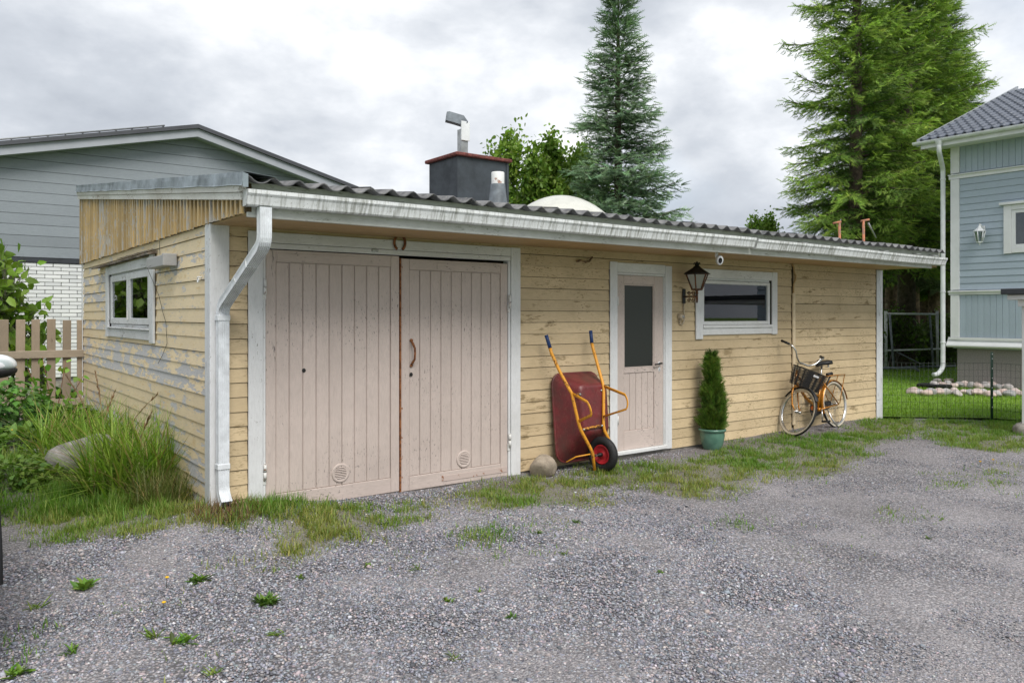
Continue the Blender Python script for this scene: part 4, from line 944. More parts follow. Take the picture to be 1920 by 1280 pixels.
# ================================================================ STEEL RACK on the lawn
gd = 22.5; M['rackgrey'] = plain('rack_grey', (.74,.76,.77), .5, 0, 20, .15)  # grey lightened to make up for daylight the shaded rack lacks
rk = thing('steel_rack', tuple(onZ(1710,690)), 'grey tubular steel rack standing on the lawn before the spruce trunks', 'rack')
def bar(pts, r, m, nm):
    b = MB(); b.tube([atd(a, c, d) for a, c, d in pts], r, 8); return b.build(nm, M[m], rk)
M['greytube'] = plain('grey_tube', (.20,.225,.26), .45, 0)
bar([(1661,583,22.8),(1661,692,22.8)], .045, 'rackgrey', 'post'); bar([(1757,583,23.2),(1758,692,23.2)], .04, 'rackgrey', 'post')
bar([(1668,588,22.6),(1676,691,22.2)], .032, 'greytube', 'leg'); bar([(1743,590,22.9),(1750,690,22.6)], .032, 'greytube', 'leg')
bar([(1660,588,22.7),(1757,589,23.0)], .030, 'rackgrey', 'top_bar'); bar([(1660,657,22.6),(1765,654,22.8)], .026, 'rackgrey', 'cross_bar')
bar([(1682,660,22.5),(1742,690,22.6)], .018, 'greytube', 'brace'); bar([(1648,690,22),(1712,689,22),(1720,692,22),(1724,701,22)], .035, 'greytube', 'foot_bar'); bar([(1700,688,22.9),(1792,686,23.2)], .03, 'greytube', 'foot_bar')
# ================================================================ field stones along the plinth
sp = []
for i in range(17): sp.append((1712+i*12.0+random.uniform(-3,3), 738+random.uniform(-2,3)+i*.25, random.uniform(.125,.165)))
for i in range(14): sp.append((1752+i*11.8+random.uniform(-4,4), 727+random.uniform(-2,2)+i*.3, random.uniform(.12,.155)))
for i in range(7): sp.append((1760+i*22+random.uniform(-4,4), 719+random.uniform(-1,1)+i*.3, random.uniform(.09,.13)))
sm_ = [rock_mesh('field_stone', (1.15,.9,.68), 60+k, stonemat('field_stone_%d' % k, *(((.42,.34,.31),(.62,.53,.49)),((.34,.33,.33),(.55,.52,.50)),((.48,.37,.33),(.66,.56,.51)),((.26,.27,.28),(.46,.45,.44)))[k % 4], 8, (.2,.18,.17)), .2) for k in range(6)]
for i, (a, c, s_) in enumerate(sp):
    p = onZ(a, c, .03); o = link('field_stone', sm_[i % 6]); row = 0 if i < 17 else (1 if i < 31 else 2)
    o.location = (p.x, p.y, .03 + s_*.35 + row*.02); o.scale = (s_*.84,)*3; o.rotation_euler = (random.uniform(-.2,.2), random.uniform(-.2,.2), random.uniform(0,6))
    tag(o, 'pinkish grey field stone in the border along the blue house plinth', 'stone', 'field stones along the plinth')
b = MB(); p = onZ(1752, 728, .03); b.cbox(p.x-.2,p.x+.15,p.y-.35,p.y+.3,.05,.13,.02); tag(b.build('splash_tray', M['blackmetal']), 'black tray under the downpipe of the blue house', 'tray')
# ================================================================ rusty orange poles behind the garage
orange = rusty('orange_rusty_paint', (.46,.17,.085), (.26,.15,.11), .50, .7, 18)
for i, (a, top, lab) in enumerate(((1571,418,'rusty orange pole with bent top rising behind the garage roof, clear of the spruce trunk'),(1616,414,'rusty orange pole with a grey rod tied to it rising behind the garage roof'))):
    d = 14.6; p = atd(a+3, top, d); base = atd(a+6, 591, d)
    o = thing('steel_pole', (base.x, base.y, .0), lab, 'pole', 'poles behind the garage')
    b = MB(); b.tube([(base.x,base.y,.0),(p.x,p.y,p.z)], .024, 8); b.build('upright', orange, o)
    q = atd(a-9 if i == 0 else a-2, top+1, d); q2 = atd(a+6 if i == 0 else a+14, top-2, d)
    b = MB(); b.tube([q, q2], .022, 8); b.build('cross_arm', orange, o)
    if i: b = MB(); b.tube([atd(a+12, top+4, d), atd(a+26, top+32, d+.2)], .016, 6); b.build('tie_rod', M['galv'], o)
    else: b = MB(); b.tube([atd(a+5, top-3, d), atd(a+5.4, top-7, d)], .008, 5); b.build('bolt', M['galv'], o)
# ================================================================ SMALL THINGS ON THE FRONT WALL
hs = MB(); c0 = onY(749.5, 456, -.05); pts = []
for i in range(17):
    a = R(-62 + 304*i/16); rr = .062; pts.append((c0.x + rr*.86*math.sin(a+math.pi)*-1*(-1) if False else c0.x + rr*.90*math.cos(a), -.052, c0.z + .005 + rr*1.12*math.sin(a)))
hs.tube(pts, .013, 6, flat=.55); hso = hs.build('horseshoe', M['rust']); tag(hso, 'rusty horseshoe hung on the casing above the garage door', 'horseshoe')
# iron lantern on a scroll arm
lt = thing('wall_lantern', (5.53, -.03, 1.86), 'rusty black lantern with frosted panes on a scrolled iron arm', 'lantern', 'wall lanterns')
lx, ly = 5.54, -.23; rustb = rusty('rusty_iron', (.045,.03,.022), (.17,.065,.025), .50, .6, 26)
zt, zbm = 2.115, 1.925
b = MB(); rw_, gw1, gw0 = .165, .135, .062
MM = Matrix.Translation((lx,ly,0)) @ Matrix.Rotation(R(30),4,'Z')
def ngon(r, z, n=6): return [(r*math.cos(2*math.pi*k/n), r*math.sin(2*math.pi*k/n), z) for k in range(n)]
b.add(ngon(rw_,zt)+ngon(.045,zt+.075)+ngon(rw_,zt-.006), [(k,(k+1)%6,6+(k+1)%6,6+k) for k in range(6)]+[(12+k,(k+1)%6+12,(k+1)%6,k) for k in range(6)]+[(17,16,15,14,13,12),(6,7,8,9,10,11)], M=MM); b.build('lamp_roof', M['blackmetal'], lt)
b = MB(); b.lathe([(.045,0),(.04,.012),(.022,.02),(.030,.035),(.012,.05),(.016,.06),(0,.075)], 8, Matrix.Translation((lx,ly,zt+.075)))
for k in range(5):
    a = k*2*math.pi/5; b.tube([(lx,ly,zt+.11),(lx+.035*math.cos(a),ly+.035*math.sin(a),zt+.13),(lx+.04*math.cos(a),ly+.04*math.sin(a),zt+.105)], .006, 5)
b.build('finial', M['blackmetal'], lt)
b = MB()
for k in range(6):
    a = 2*math.pi*k/6 + R(30); b.tube([(lx+gw1*math.cos(a),ly+gw1*math.sin(a),zt-.006),(lx+gw0*math.cos(a),ly+gw0*math.sin(a),zbm)], .0085, 5)
b.tube([tuple(MM @ Vector(p)) for p in ngon(gw0,zbm)], .010, 5, closed=True); b.tube([tuple(MM @ Vector(p)) for p in ngon(gw1,zt-.008)], .008, 5, closed=True); b.build('lamp_frame', rustb, lt)
fg = NT('frosted_lamp_glass'); fg.setc((.42,.43,.37)); fg.set(Roughness=.35, Transmission_Weight=.35); fg.m
for k in range(6):
    a, c = 2*math.pi*k/6, 2*math.pi*(k+1)/6; g0, g1 = gw0-.004, gw1-.006
    b = MB(); b.add([(g1*math.cos(a),g1*math.sin(a),zt-.012),(g1*math.cos(c),g1*math.sin(c),zt-.012),(g0*math.cos(c),g0*math.sin(c),zbm+.01),(g0*math.cos(a),g0*math.sin(a),zbm+.01)], [(0,1,2,3)], M=MM); b.build('pane', fg.m, lt)
b = MB(); b.lathe([(0,-.05),(.02,-.045),(.012,-.03),(.018,-.01),(.062,0),(0,0)], 8, Matrix.Translation((lx,ly,zbm)))
b.tube([(lx,ly,zbm-.03),(lx,ly,zbm-.115)], .013, 8); b.tube([(lx,ly,1.845),(lx,-.04,1.845)], .010, 8)
for s in (1,-1):
    for y0, r_ in ((ly+.055,.030),(ly+.12,.026)):
        pts = []
        for i in range(20):
            a = i*.55; q = r_*(1-i/24.); pts.append((lx, y0+q*math.cos(a), 1.845+s*(.036+q*math.sin(a)*1.0)))
        b.tube(pts, .0048, 5)
b.tube([(lx,ly,1.82),(lx,ly,1.78),(lx,ly,1.765)], [.014,.012,.004], 7); b.build('scroll_arm', rustb, lt)
b = MB(); b.cbox(lx-.028, lx+.028, -.040, -.022, 1.76, 1.94, .008); b.build('wall_plate', M['blackmetal'], lt)
# old wall socket with its cable
so = thing('wall_socket', (5.475, -.02, 1.60), 'old cream coloured wall socket with a curled cable under the iron lantern', 'socket')
crm = plain('cream_bakelite', (.55,.46,.33), .45, 0, 30, .3)
b = MB(); b.lathe([(0,.052),(.018,.052),(.034,.043),(.043,.02),(.046,0)], 20, Matrix.Translation((5.475,-.022,1.60)) @ Matrix.Rotation(R(90),4,'X')); b.build('socket_body', crm, so)
b = MB(); b.lathe([(0,.006),(.016,.005),(.017,0)], 14, Matrix.Translation((5.478,-.074,1.603)) @ Matrix.Rotation(R(90),4,'X')); b.build('socket_cap', M['galv'], so)
b = MB(); b.tube([(5.535,-.032,1.765),(5.532,-.034,1.70),(5.538,-.036,1.62),(5.535,-.036,1.55),(5.50,-.036,1.508),(5.465,-.036,1.515),(5.455,-.036,1.545),(5.475,-.034,1.565)], .0085, 7); b.build('cable', crm, so)
# security camera under the eave
p = onY(1348, 487, -.80)
sc_ = thing('security_camera', tuple(p), 'small white security camera with black front under the eave', 'camera')
fwd = Vector((-.55,-.80,-.22)).normalized(); MM = Matrix.Translation(p) @ fwd.to_track_quat('Z','Y').to_matrix().to_4x4()
b = MB(); b.lathe([(0,-.055),(.022,-.052),(.036,-.035),(.042,0),(.042,.045),(.039,.052),(0,.0521)], 20, MM @ Matrix.Diagonal((.85,1.25,1,1))); b.build('housing', M['white_metal'], sc_)
b = MB(); b.lathe([(0,.0535),(.022,.0535),(.026,.0525)], 20, MM @ Matrix.Diagonal((.85,1.25,1,1))); fc = b.build('front_glass', plain('camera_black', (.006,.006,.007), .15), sc_)
b = MB(); b.lathe([(0,.055),(.012,.053),(.014,.05)], 14, MM @ Matrix.Translation((0,-.012,0))); b.build('lens', M['blackmetal'], fc)
b = MB(); b.tube([tuple(p+Vector((-.02,.02,.03))), (p.x-.02,p.y+.015,2.332)], .017, 8); b.build('mount', M['white_metal'], sc_)

# ================================================================ WHEELBARROW leaning upright on the wall
wc = Vector((3.79,-.45,.185))
bar_ = thing('wheelbarrow', (3.75,-.35,0), 'red wheelbarrow with yellow tube frame and blue grips leaning upright on the wall', 'wheelbarrow')
ylw = rusty('yellow_frame_paint', (.70,.31,.022), (.16,.06,.02), .60, .42, 24); red = NT('dull_red_tray'); v = red.pos(); f = red.noise(v, 5, 7, .7)
rc = red.mix(red.ramp(f, [(.35,0),(.62,1)]), (.095,.014,.016), (.165,.022,.025)); sc2 = red.ramp(red.noise(red.pos((9,9,3)), 9, 6, .75), [(.54,0),(.70,.7)]); rc = red.mix(sc2, rc, (.24,.12,.085)); mud = red.ramp(red.noise(red.pos((1,1,.6)), 3.2, 6, .7), [(.46,0),(.62,.75)]); rc = red.mix(mud, rc, (.075,.035,.028)); red.setc(rc); red.set(Roughness=.42); red.l(red.ramp(f, [(.3,.55),(.7,.36)]), red.b.inputs['Roughness'])
def rloop(c4, rad, n=5):
    out = []
    for i in range(4):
        p = Vector(c4[i]); a = Vector(c4[i-1]); c = Vector(c4[(i+1) % 4]); u = (a-p).normalized()*rad; w = (c-p).normalized()*rad
        for k in range(n+1):
            s = k/n; out.append((1-s)**2*(p+u) + 2*s*(1-s)*p + s*s*(p+w))
    return out
TL, TR = onY(1034,702,-.055), onY(1119,697,-.055); BL = onY(1026,858,-.14); cxw = (TL.x+TR.x)/2
TRz = TL.z; TR = Vector((2*cxw-TL.x, TL.y, TL.z)); BL = Vector((cxw-.335, -.16, .09)); BR = Vector((cxw+.335, -.16, .09))
bTL, bTR, bBL, bBR = Vector((cxw-.19,-.335,.90)), Vector((cxw+.19,-.335,.90)), Vector((cxw-.17,-.40,.40)), Vector((cxw+.17,-.40,.40))
rim4 = [TL,TR,BR,BL]; bas4 = [bTL,bTR,bBR,bBL]; b = MB(); loops = []
for s in (0,.04,.35,.7,.93,1.0):
    e_ = s if s < .9 else s
    c4 = [rim4[i].lerp(bas4[i], e_) for i in range(4)]; loops.append(rloop(c4, .13 - .06*s))
lp_in = rloop([bas4[i] + (sum(bas4, Vector())/4 - bas4[i])*.12 + Vector((0,-.012,0)) for i in range(4)], .06)
loops.append(lp_in); n = len(loops[0]); vs = [p for lp in loops for p in lp]
b.add(vs, [(k*n+i, k*n+(i+1) % n, (k+1)*n+(i+1) % n, (k+1)*n+i) for k in range(len(loops)-1) for i in range(n)], True); b.f.append(tuple(len(b.v)-n+i for i in range(n))); b.sm.append(False)
tr = b.build('tray', red.m, bar_); md = tr.modifiers.new('sheet', 'SOLIDIFY'); md.thickness = .004
b = MB(); b.tube(loops[0], .013, 8, closed=True); b.build('rim', red.m, tr)
Lp = [onY(*q) for q in ((1031,651,-.17),(1034,662,-.19),(1049,695,-.25),(1066,727,-.345),(1072,737,-.365),(1084,790,-.425),(1089,806,-.435),(1105,836,-.46),(1111,848,-.465),(1115,881,-.47))]
Rp = [onY(*q) for q in ((1109.5,642,-.17),(1112,653,-.19),(1120,682,-.25),(1130,718,-.345),(1132,729,-.365),(1131.5,795,-.425),(1133,806,-.435),(1141,822,-.46),(1147,840,-.465),(1151,872,-.47))]
for P, g in ((Lp,(1024,628,-.145)),(Rp,(1107.5,620,-.145))):
    b = MB(); b.tube(P, .0165, 10); fr_ = b.build('frame_tube', ylw, bar_)
    g0 = onY(*g); d_ = (P[0]-g0); b = MB(); b.tube([g0, g0+d_*.5, P[0]+d_*.05], [.0195,.0185,.0195], 10); b.build('grip', plain('blue_grip', (.012,.045,.16), .55, 0, 40, .2), bar_)
for a, c, y in (((1080,740),(1129,731),-.345),((1088,806),(1130,797),-.425)):
    q0, q1 = onY(a[0],a[1],y), onY(c[0],c[1],y); b = MB(); b.tube([q0,q1], .014, 6, flat=.45); cb = b.build('cross_bar', rusty('rusty_yellow_bar', (.66,.30,.03), (.16,.06,.02), .48, .5, 30), bar_)
    for s in (.12,.93):
        q = q0.lerp(q1, s); b = MB(); b.lathe([(0,.012),(.010,.012),(.012,.006),(.014,0)], 8, Matrix.Translation(q+Vector((0,-.012,0))) @ Matrix.Rotation(R(90),4,'X')); b.build('bolt', M['steel'], cb)
def leg(P0, P1, out, nm='leg'):
    P0, P1 = Vector(P0), Vector(P1); o_ = Vector(out); pts = [P0]
    a = P0.lerp(P1,.15)+o_*.86; c = P0.lerp(P1,.60)+o_*.92; tip = P0.lerp(P1,.36)+o_*1.04
    for s in range(0,9):
        t_ = s/8; pts.append((1-t_)**2*a + 2*t_*(1-t_)*tip*1.0 + t_*t_*c)
    pts.append(P1); b = MB(); b.tube(pts, .015, 6, flat=.4); return b.build(nm, ylw, bar_)
leg(Lp[4], Lp[5]+Vector((0,0,0)), (0,-.25,-.03)); leg(Rp[4]+Vector((0,0,.03)), Rp[5]+Vector((0,0,.08)), (.0,-.36,-.02))
q0 = onY(1062,866,-.30); q1 = onY(1080,856,-.36); q2 = onY(1107,851,-.455); b = MB(); b.tube([q0,q1,q2], .007, 6); b.build('brace', ylw, bar_)
wm = Matrix.Translation(wc) @ Matrix.Rotation(R(8),4,'Z') @ Matrix.Rotation(R(90),4,'Y')
b = MB(); b.lathe([(.115+.06+.0*0 + .045*math.cos(a)-.045 + .01, .046*math.sin(a)) for a in [R(360*i/16) for i in range(17)]], 36, wm); wt = b.build('wheel', plain('barrow_tyre', (.012,.012,.013), .65, 0, 60, .3, .001), bar_)
redrim = plain('red_rim', (.46,.018,.028), .38, 0, 14, .15)
b = MB(); b.lathe([(0,-.020),(.030,-.020),(.034,-.012),(.075,-.014),(.088,-.030),(.100,-.034),(.104,-.02)], 32, wm); b.lathe([(0,.020),(.030,.020),(.034,.012),(.075,.014),(.088,.030),(.100,.034),(.104,.02)], 32, wm); rm = b.build('rim', redrim, wt)
b = MB(); b.tube([tuple(wm @ Vector((0,0,-.13))), tuple(wm @ Vector((0,0,.13)))], .010, 8); b.lathe([(.010,-.075),(.020,-.072),(.020,-.02)], 12, wm); b.build('axle', M['blackmetal'], wt)
b = MB(); MM = Matrix.Translation(wm @ Vector((0,0,-.115))) @ wm.to_3x3().to_4x4(); b.lathe([(0,-.012),(.016,-.010),(.016,.012),(0,.012)], 6, MM, smooth=False); b.build('axle_nut', M['steel'], wt)

# ================================================================ ROCK beside the wheelbarrow
rk_ = link('boulder', rock_mesh('boulder', (.20,.155,.128), 12, stonemat('tan_stone', (.26,.225,.175), (.44,.385,.30), 9, (.17,.15,.12)), .10)); p = onG(1018, 873); rk_.location = (onY(1017,860,-.19).x, -.19, .085); rk_.rotation_euler = (0,.15,.8)
tag(rk_, 'rounded tan stone at the foot of the wall beside the wheelbarrow', 'stone')

# ================================================================ BICYCLE
bp = onG(1569, 799); WR = .328
bike = thing('bicycle', (bp.x, bp.y, bp.z - .012), 'golden yellow step-through bicycle with black basket leaning on the wall', 'bicycle', rot=Matrix.Rotation(R(183),4,'Z').to_euler())
bike.rotation_euler = (R(6.5), 0, R(182)); bike.rotation_mode = 'XYZ'
gold = NT('golden_paint'); gold.setc((.43,.195,.018)); gold.set(Metallic=.45, Roughness=.30, Coat_Weight=.4, Coat_Roughness=.1)
f = gold.noise(gold.pos(), 60, 5, .7); gold.setc(gold.mix(gold.ramp(f, [(.52,0),(.66,.85)]), (.43,.165,.006), (.05,.025,.01))); gold = gold.m
tyre = plain('tyre_black', (.016,.016,.016), .8, 0, 50, .2); cream = plain('cream_sidewall', (.52,.47,.38), .75, 0, 30, .2); chrome = plain('chrome', (.62,.62,.62), .18, .95, 30, .12); blk = plain('black_plastic', (.013,.013,.014), .5, 0, 30, .2)
WBS = 1.18; BBx, BBz = .455, .285
Hb = Vector((.945,0,.665)); Ht = Vector((.875,0,.845)); axis = (Ht-Hb).normalized(); FA = Vector((WBS,0,WR))
ST = R(76); STM = Matrix.Translation(Hb) @ Matrix.Rotation(ST, 4, axis) @ Matrix.Translation(-Hb)
def wheel(cx, M4, nm):
    MM = (M4 or Matrix()) @ Matrix.Translation((cx,0,WR)) @ Matrix.Rotation(R(90),4,'X')
    rr, tw_ = WR-.021, .021
    prof = [(rr+tw_*math.cos(a), tw_*.95*math.sin(a)) for a in [R(-62+124*i/8) for i in range(9)]]
    b = MB(); b.lathe(prof, 48, MM); w = b.build('wheel', tyre, bike, True); w['label'] = nm
    b = MB()
    for s in (-1,1): b.lathe([(rr+tw_*math.cos(a), s*tw_*.96*math.sin(a)) for a in [R(62+80*i/6) for i in range(7)]], 48, MM)
    b.build('sidewall', cream, w, True)
    b = MB(); b.lathe([(rr-.014,-.015),(rr-.018,-.012),(rr-.030,-.008),(rr-.030,.008),(rr-.018,.012),(rr-.014,.015)], 48, MM); b.build('rim', chrome, w, True)
    b = MB(); b.lathe([(.010,-.045),(.024,-.034),(.024,-.028),(.014,-.02),(.014,.02),(.024,.028),(.024,.034),(.010,.045)], 14, MM); b.tube([MM @ Vector((0,0,-.06)), MM @ Vector((0,0,.06))], .007, 6); b.build('hub', chrome, w, True)
    b = MB(); ns = 28
    for k in range(ns):
        a = 2*math.pi*k/ns; s = 1 if k % 2 else -1; a2 = a + (.9 if (k//2) % 2 else -.9)
        b.tube([MM @ Vector((.023*math.cos(a2), .023*math.sin(a2), s*.031)), MM @ Vector(((rr-.028)*math.cos(a), (rr-.028)*math.sin(a), 0))], .0013, 3, cap=False)
    b.build('spokes', M['steel'], w, True); return w
def arcfender(cx, M4, a0, a1, mat, nm, rad=.020):
    MM = M4 or Matrix(); b = MB(); n = 22; vs = []; m = 7
    for i in range(n+1):
        a = R(a0 + (a1-a0)*i/n)
        for j in range(m):
            q = R(-80+160*j/(m-1)); rr = WR + .006 + .016*math.cos(q); vs.append(MM @ Vector((cx + rr*math.cos(a), .030*math.sin(q), WR + rr*math.sin(a))))
    b.add(vs, [(i*m+j, i*m+j+1, (i+1)*m+j+1, (i+1)*m+j) for i in range(n) for j in range(m-1)], True); return b.build(nm, mat, bike, True)
fwl = wheel(0, None, 'rear wheel with cream sidewall'); ffw = wheel(WBS, STM, 'front wheel with cream sidewall turned sideways')
arcfender(0, None, -18, 172, gold, 'rear_fender')
b = MB(); b.tube([(Ht+axis*.0), Hb], .019, 12); b.tube([Hb+axis*.03, (.73,0,.47), (BBx,0,BBz)], [.021,.022,.022], 12); fr = b.build('frame', gold, bike, True)
b = MB(); b.tube([Ht-axis*.06, (.66,0,.60), (.50,0,.50), (.395,0,.46)], .015, 10); b.build('top_tube', gold, fr, True)
b = MB(); stop = Vector((.29,0,.70)); b.tube([(BBx,0,BBz), stop], .0165, 12); b.build('seat_tube', gold, fr, True)
for s in (-1,1):
    b = MB(); b.tube([(BBx-.02,s*.03,BBz),(.0,s*.065,WR)], .010, 8); b.build('chain_stay', gold, fr, True)
    b = MB(); b.tube([stop+Vector((0,s*.02,-.03)), (.0,s*.068,WR)], .008, 8); b.build('seat_stay', gold, fr, True)
b = MB(); b.tube([(BBx,-.05,BBz),(BBx,.05,BBz)], .026, 12); b.build('bottom_bracket', gold, fr, True)
b = MB(); b.tube([stop, (.235,0,.875)], .0135, 10); b.build('seat_post', chrome, bike, True)
# saddle
b = MB(); vs = []; stn = [(.135,.020,.0),(.10,.028,.012),(.03,.040,.016),(-.03,.070,.014),(-.08,.100,.022),(-.12,.105,.028),(-.150,.070,.020)]; m = 9
for x, w, z in stn:
    for j in range(m):
        a = math.pi*j/(m-1); vs.append((.225+x, w*math.cos(a), .905+z+.032*math.sin(a)-(.03 if j in (0,m-1) else 0)))
b.add(vs, [(i*m+j, i*m+j+1, (i+1)*m+j+1, (i+1)*m+j) for i in range(len(stn)-1) for j in range(m-1)], True); b.f += [tuple(range(m)), tuple(range((len(stn)-1)*m, len(stn)*m))[::-1]]; b.sm += [False,False]
for i in range(len(stn)-1): b.f.append((i*m, (i+1)*m, (i+1)*m+m-1, i*m+m-1)); b.sm.append(False)
sd_ = b.build('saddle', plain('black_saddle', (.012,.012,.013), .36, 0, 30, .2), bike, True)
b = MB(); 
for s in (-1,1): b.lathe([(.012+.004*math.sin(i*2.2),i*.0065) for i in range(9)], 8, Matrix.Translation((.14,s*.05,.855)))
b.tube([(.14,-.05,.86),(.30,0,.885),(.14,.05,.86)], .005, 6); b.build('saddle_springs', M['steel'], sd_, True)
# fork, stem, bars, basket: everything that turns with the front wheel
b = MB(); b.tube([STM @ (Hb+Vector((.003,0,-.0))), STM @ (Hb-axis*.05)], .018, 10)
for s in (-1,1): b.tube([STM @ Vector(p) for p in ((.965,s*.0,.625),(.975,s*.040,.605),(1.015,s*.052,.52),(1.09,s*.055,.40),(WBS,s*.055,WR))], [.014,.014,.013,.011,.009], 8)
b.build('fork', gold, bike, True)
arcfender(WBS, STM, 40, 158, blk, 'front_fender')
b = MB(); q = Ht+axis*.10; b.tube([STM @ Ht, STM @ q, STM @ (q+Vector((.10,0,.02)))], .013, 8); b.build('stem', chrome, bike, True)
q = q+Vector((.10,0,.02)); b = MB(); P = []
for s, lst in ((-1,((.0,.0,.0),(.01,.08,.0),(.03,.16,.045),(.03,.215,.12),(.01,.275,.165),(-.035,.31,.18))),(1,())): P = [(x,-y,z) for x,y,z in lst][::-1] + [(x,y,z) for x,y,z in lst][1:] if lst else P
b.tube([STM @ (q+Vector(p)) for p in P], .0115, 10); hb = b.build('handlebar', chrome, bike, True)
for s in (-1,1):
    b = MB(); b.tube([STM @ (q+Vector((-.032,s*.309,.18))), STM @ (q+Vector((-.145,s*.355,.19)))], .0165, 10); b.build('grip', blk, hb, True)
b = MB(); b.tube([STM @ (q+Vector((-.04,.28,.17))), STM @ (q+Vector((-.02,.25,.13))), STM @ (q+Vector((-.06,.26,.12)))], .012, 6); b.build('bell', chrome, hb, True)
b = MB(); bx0, bx1, by, bz0, bz1 = .99, 1.25, .19, .655, .90
def bw(p0, p1, r=.0032): b.tube([STM @ Vector(p0), STM @ Vector(p1)], r, 4, cap=False)
def cor(t, sx, sy): k = 1-.16*(1-t); return ((bx0 + (bx1-bx0)*(.5+sx*.5*k)), sy*by*k, bz0+(bz1-bz0)*t)
for i in range(25):
    u = -1+2*i/24
    for t0_ in (0,):
        bw(cor(0,1,u), cor(1,1,u)); bw(cor(0,-1,u), cor(1,-1,u)); bw(cor(0,1,u), cor(0,-1,u), .0013)
for i in range(18):
    u = -1+2*i/17
    for s in (-1,1): bw(cor(0,u,s), cor(1,u,s))
for t_ in [k/7 for k in range(8)]:
    r_ = .005 if t_ == 1 else .0015
    for (a, c) in (((1,-1),(1,1)),((-1,-1),(-1,1)),((-1,-1),(1,-1)),((-1,1),(1,1))): bw(cor(t_,*a), cor(t_,*c), r_)
b.build('basket', blk, bike, True)
b = MB(); b.cbox(bx1+.004,bx1+.010,-.045,.045,.835,.862,.002, M=STM); b.build('basket_badge', plain('white_badge', (.7,.7,.7), .5), bike, True)
b = MB(); b.lathe([(0,.0),(.03,.0),(.033,.012),(.0,.02)], 14, STM @ Matrix.Translation((WBS+.20,.018,WR+.12)) @ Matrix.Rotation(R(-90),4,'X')); b.build('spoke_reflector', plain('orange_reflector', (.80,.16,.01), .25), ffw, True)
# rack, cranks, chain guard, stand
b = MB()
for s in (-1,1): b.tube([(.17,s*.055,.735),(-.10,s*.065,.735),(-.30,s*.05,.735)], .006, 6); b.tube([(-.28,s*.05,.735),(-.02,s*.072,WR+.01)], .006, 6)
for x in (.15,.08,.01,-.06,-.13,-.20,-.27): b.tube([(x,-.058,.735),(x,.058,.735)], .0045, 5)
b.tube([(-.30,-.05,.735),(-.31,0,.735),(-.30,.05,.735)], .006, 6); b.tube([(.17,-.05,.735),(.27,0,.70),(.17,.05,.735)], .006, 6); b.build('rack', gold, bike, True)
b = MB(); b.tube([(.12,.0,.755),(.02,.02,.765),(-.02,.0,.75)], [.02,.024,.016], 8); b.tube([(.22,.03,.60),(.12,.03,.70),(.02,.02,.76)], .012, 6); b.build('cable_lock', blk, bike, True)
b = MB(); b.prism([(BBx+.11,BBz-.01),(BBx+.09,BBz+.07),(BBx,BBz+.10),(.02,WR+.05),(-.03,WR),(.02,WR-.04),(BBx,BBz-.10),(BBx+.08,BBz-.08)], 1, -.055, -.045); b.build('chain_guard', blk, bike, True)
for s, a in ((1,R(-75)),(-1,R(105))):
    e_ = Vector((BBx+.165*math.cos(a), s*.075, BBz+.165*math.sin(a))); b = MB(); b.tube([(BBx,s*.05,BBz), (BBx,s*.065,BBz), e_], .009, 6); cr = b.build('crank', chrome, bike, True)
    b = MB(); b.cbox(e_.x-.045,e_.x+.045,e_.y+(.01 if s>0 else -.10),e_.y+(.10 if s>0 else -.01),e_.z-.012,e_.z+.012,.004); b.build('pedal', blk, cr, True)
b = MB(); b.tube([(.30,.06,.27),(.27,.10,.12),(.22,.15,.012)], [.011,.010,.012], 8); b.build('kickstand', chrome, bike, True)

# ================================================================ POTTED THUJA
pp = onG(1331, 835); pp = Vector((5.815, -.235, float(gz(5.86,-.235))))
pt = thing('potted_thuja', tuple(pp), 'slim green thuja in a glazed green pot against the yellow wall', 'potted plant')
t = NT('green_glaze'); v = t.pos(); f = t.noise(v, 9, 6, .6); t.setc(t.mix(t.ramp(f, [(.35,0),(.65,1)]), (.075,.165,.125), (.115,.235,.175))); t.set(Roughness=.22); t.bump(t.noise(t.pos((1,1,4)), 12, 3), .004, .4)
b = MB(); b.lathe([(0,.0),(.108,.0),(.118,.012),(.145,.09),(.160,.165),(.158,.205),(.160,.215),(.174,.222),(.180,.236),(.176,.250),(.162,.252),(.156,.240),(.150,.21),(0,.20)], 40, Matrix.Translation(pp) @ Matrix.Diagonal((.93,.93,1,1))); b.build('pot', t.m, pt)
b = MB(); b.lathe([(.152,.215),(.08,.228),(0,.232)], 20, Matrix.Translation(pp)); b.build('soil', plain('potting_soil', (.03,.022,.015), .95, 0, 60, .4, .01), pt)
# ================================================================ PLANTS
M['leaf'] = foliage('leaves', .30); M['needle'] = foliage('needles', .18, .55); M['grass'] = foliage('grass_blades', .38); M['stonecol'] = colmat('gravel_stones', .9)
M['bark'] = plain('lit_bark', (.24,.165,.12), .95, 0, 9, .45, .01); M['barkd'] = plain('shaded_bark', (.115,.085,.065), .95, 0, 9, .4, .01); M['bark2'] = plain('grey_bark', (.17,.15,.13), .95, 0, 9, .4, .01)  # spruce bark twice: bark coloured as lit, barkd coloured as shaded
UR = lambda n, a, c: rng.uniform(a, c, n)
def jitcol(base, n, v=.25, hue=.10):
    base = np.asarray(base, float); base = np.repeat(base[None], n, 0) if base.ndim == 1 else base
    return np.clip(base*(1 + rng.normal(0, v, (n,1)))*(1 + rng.normal(0, hue, (n,3))), .004, .9)
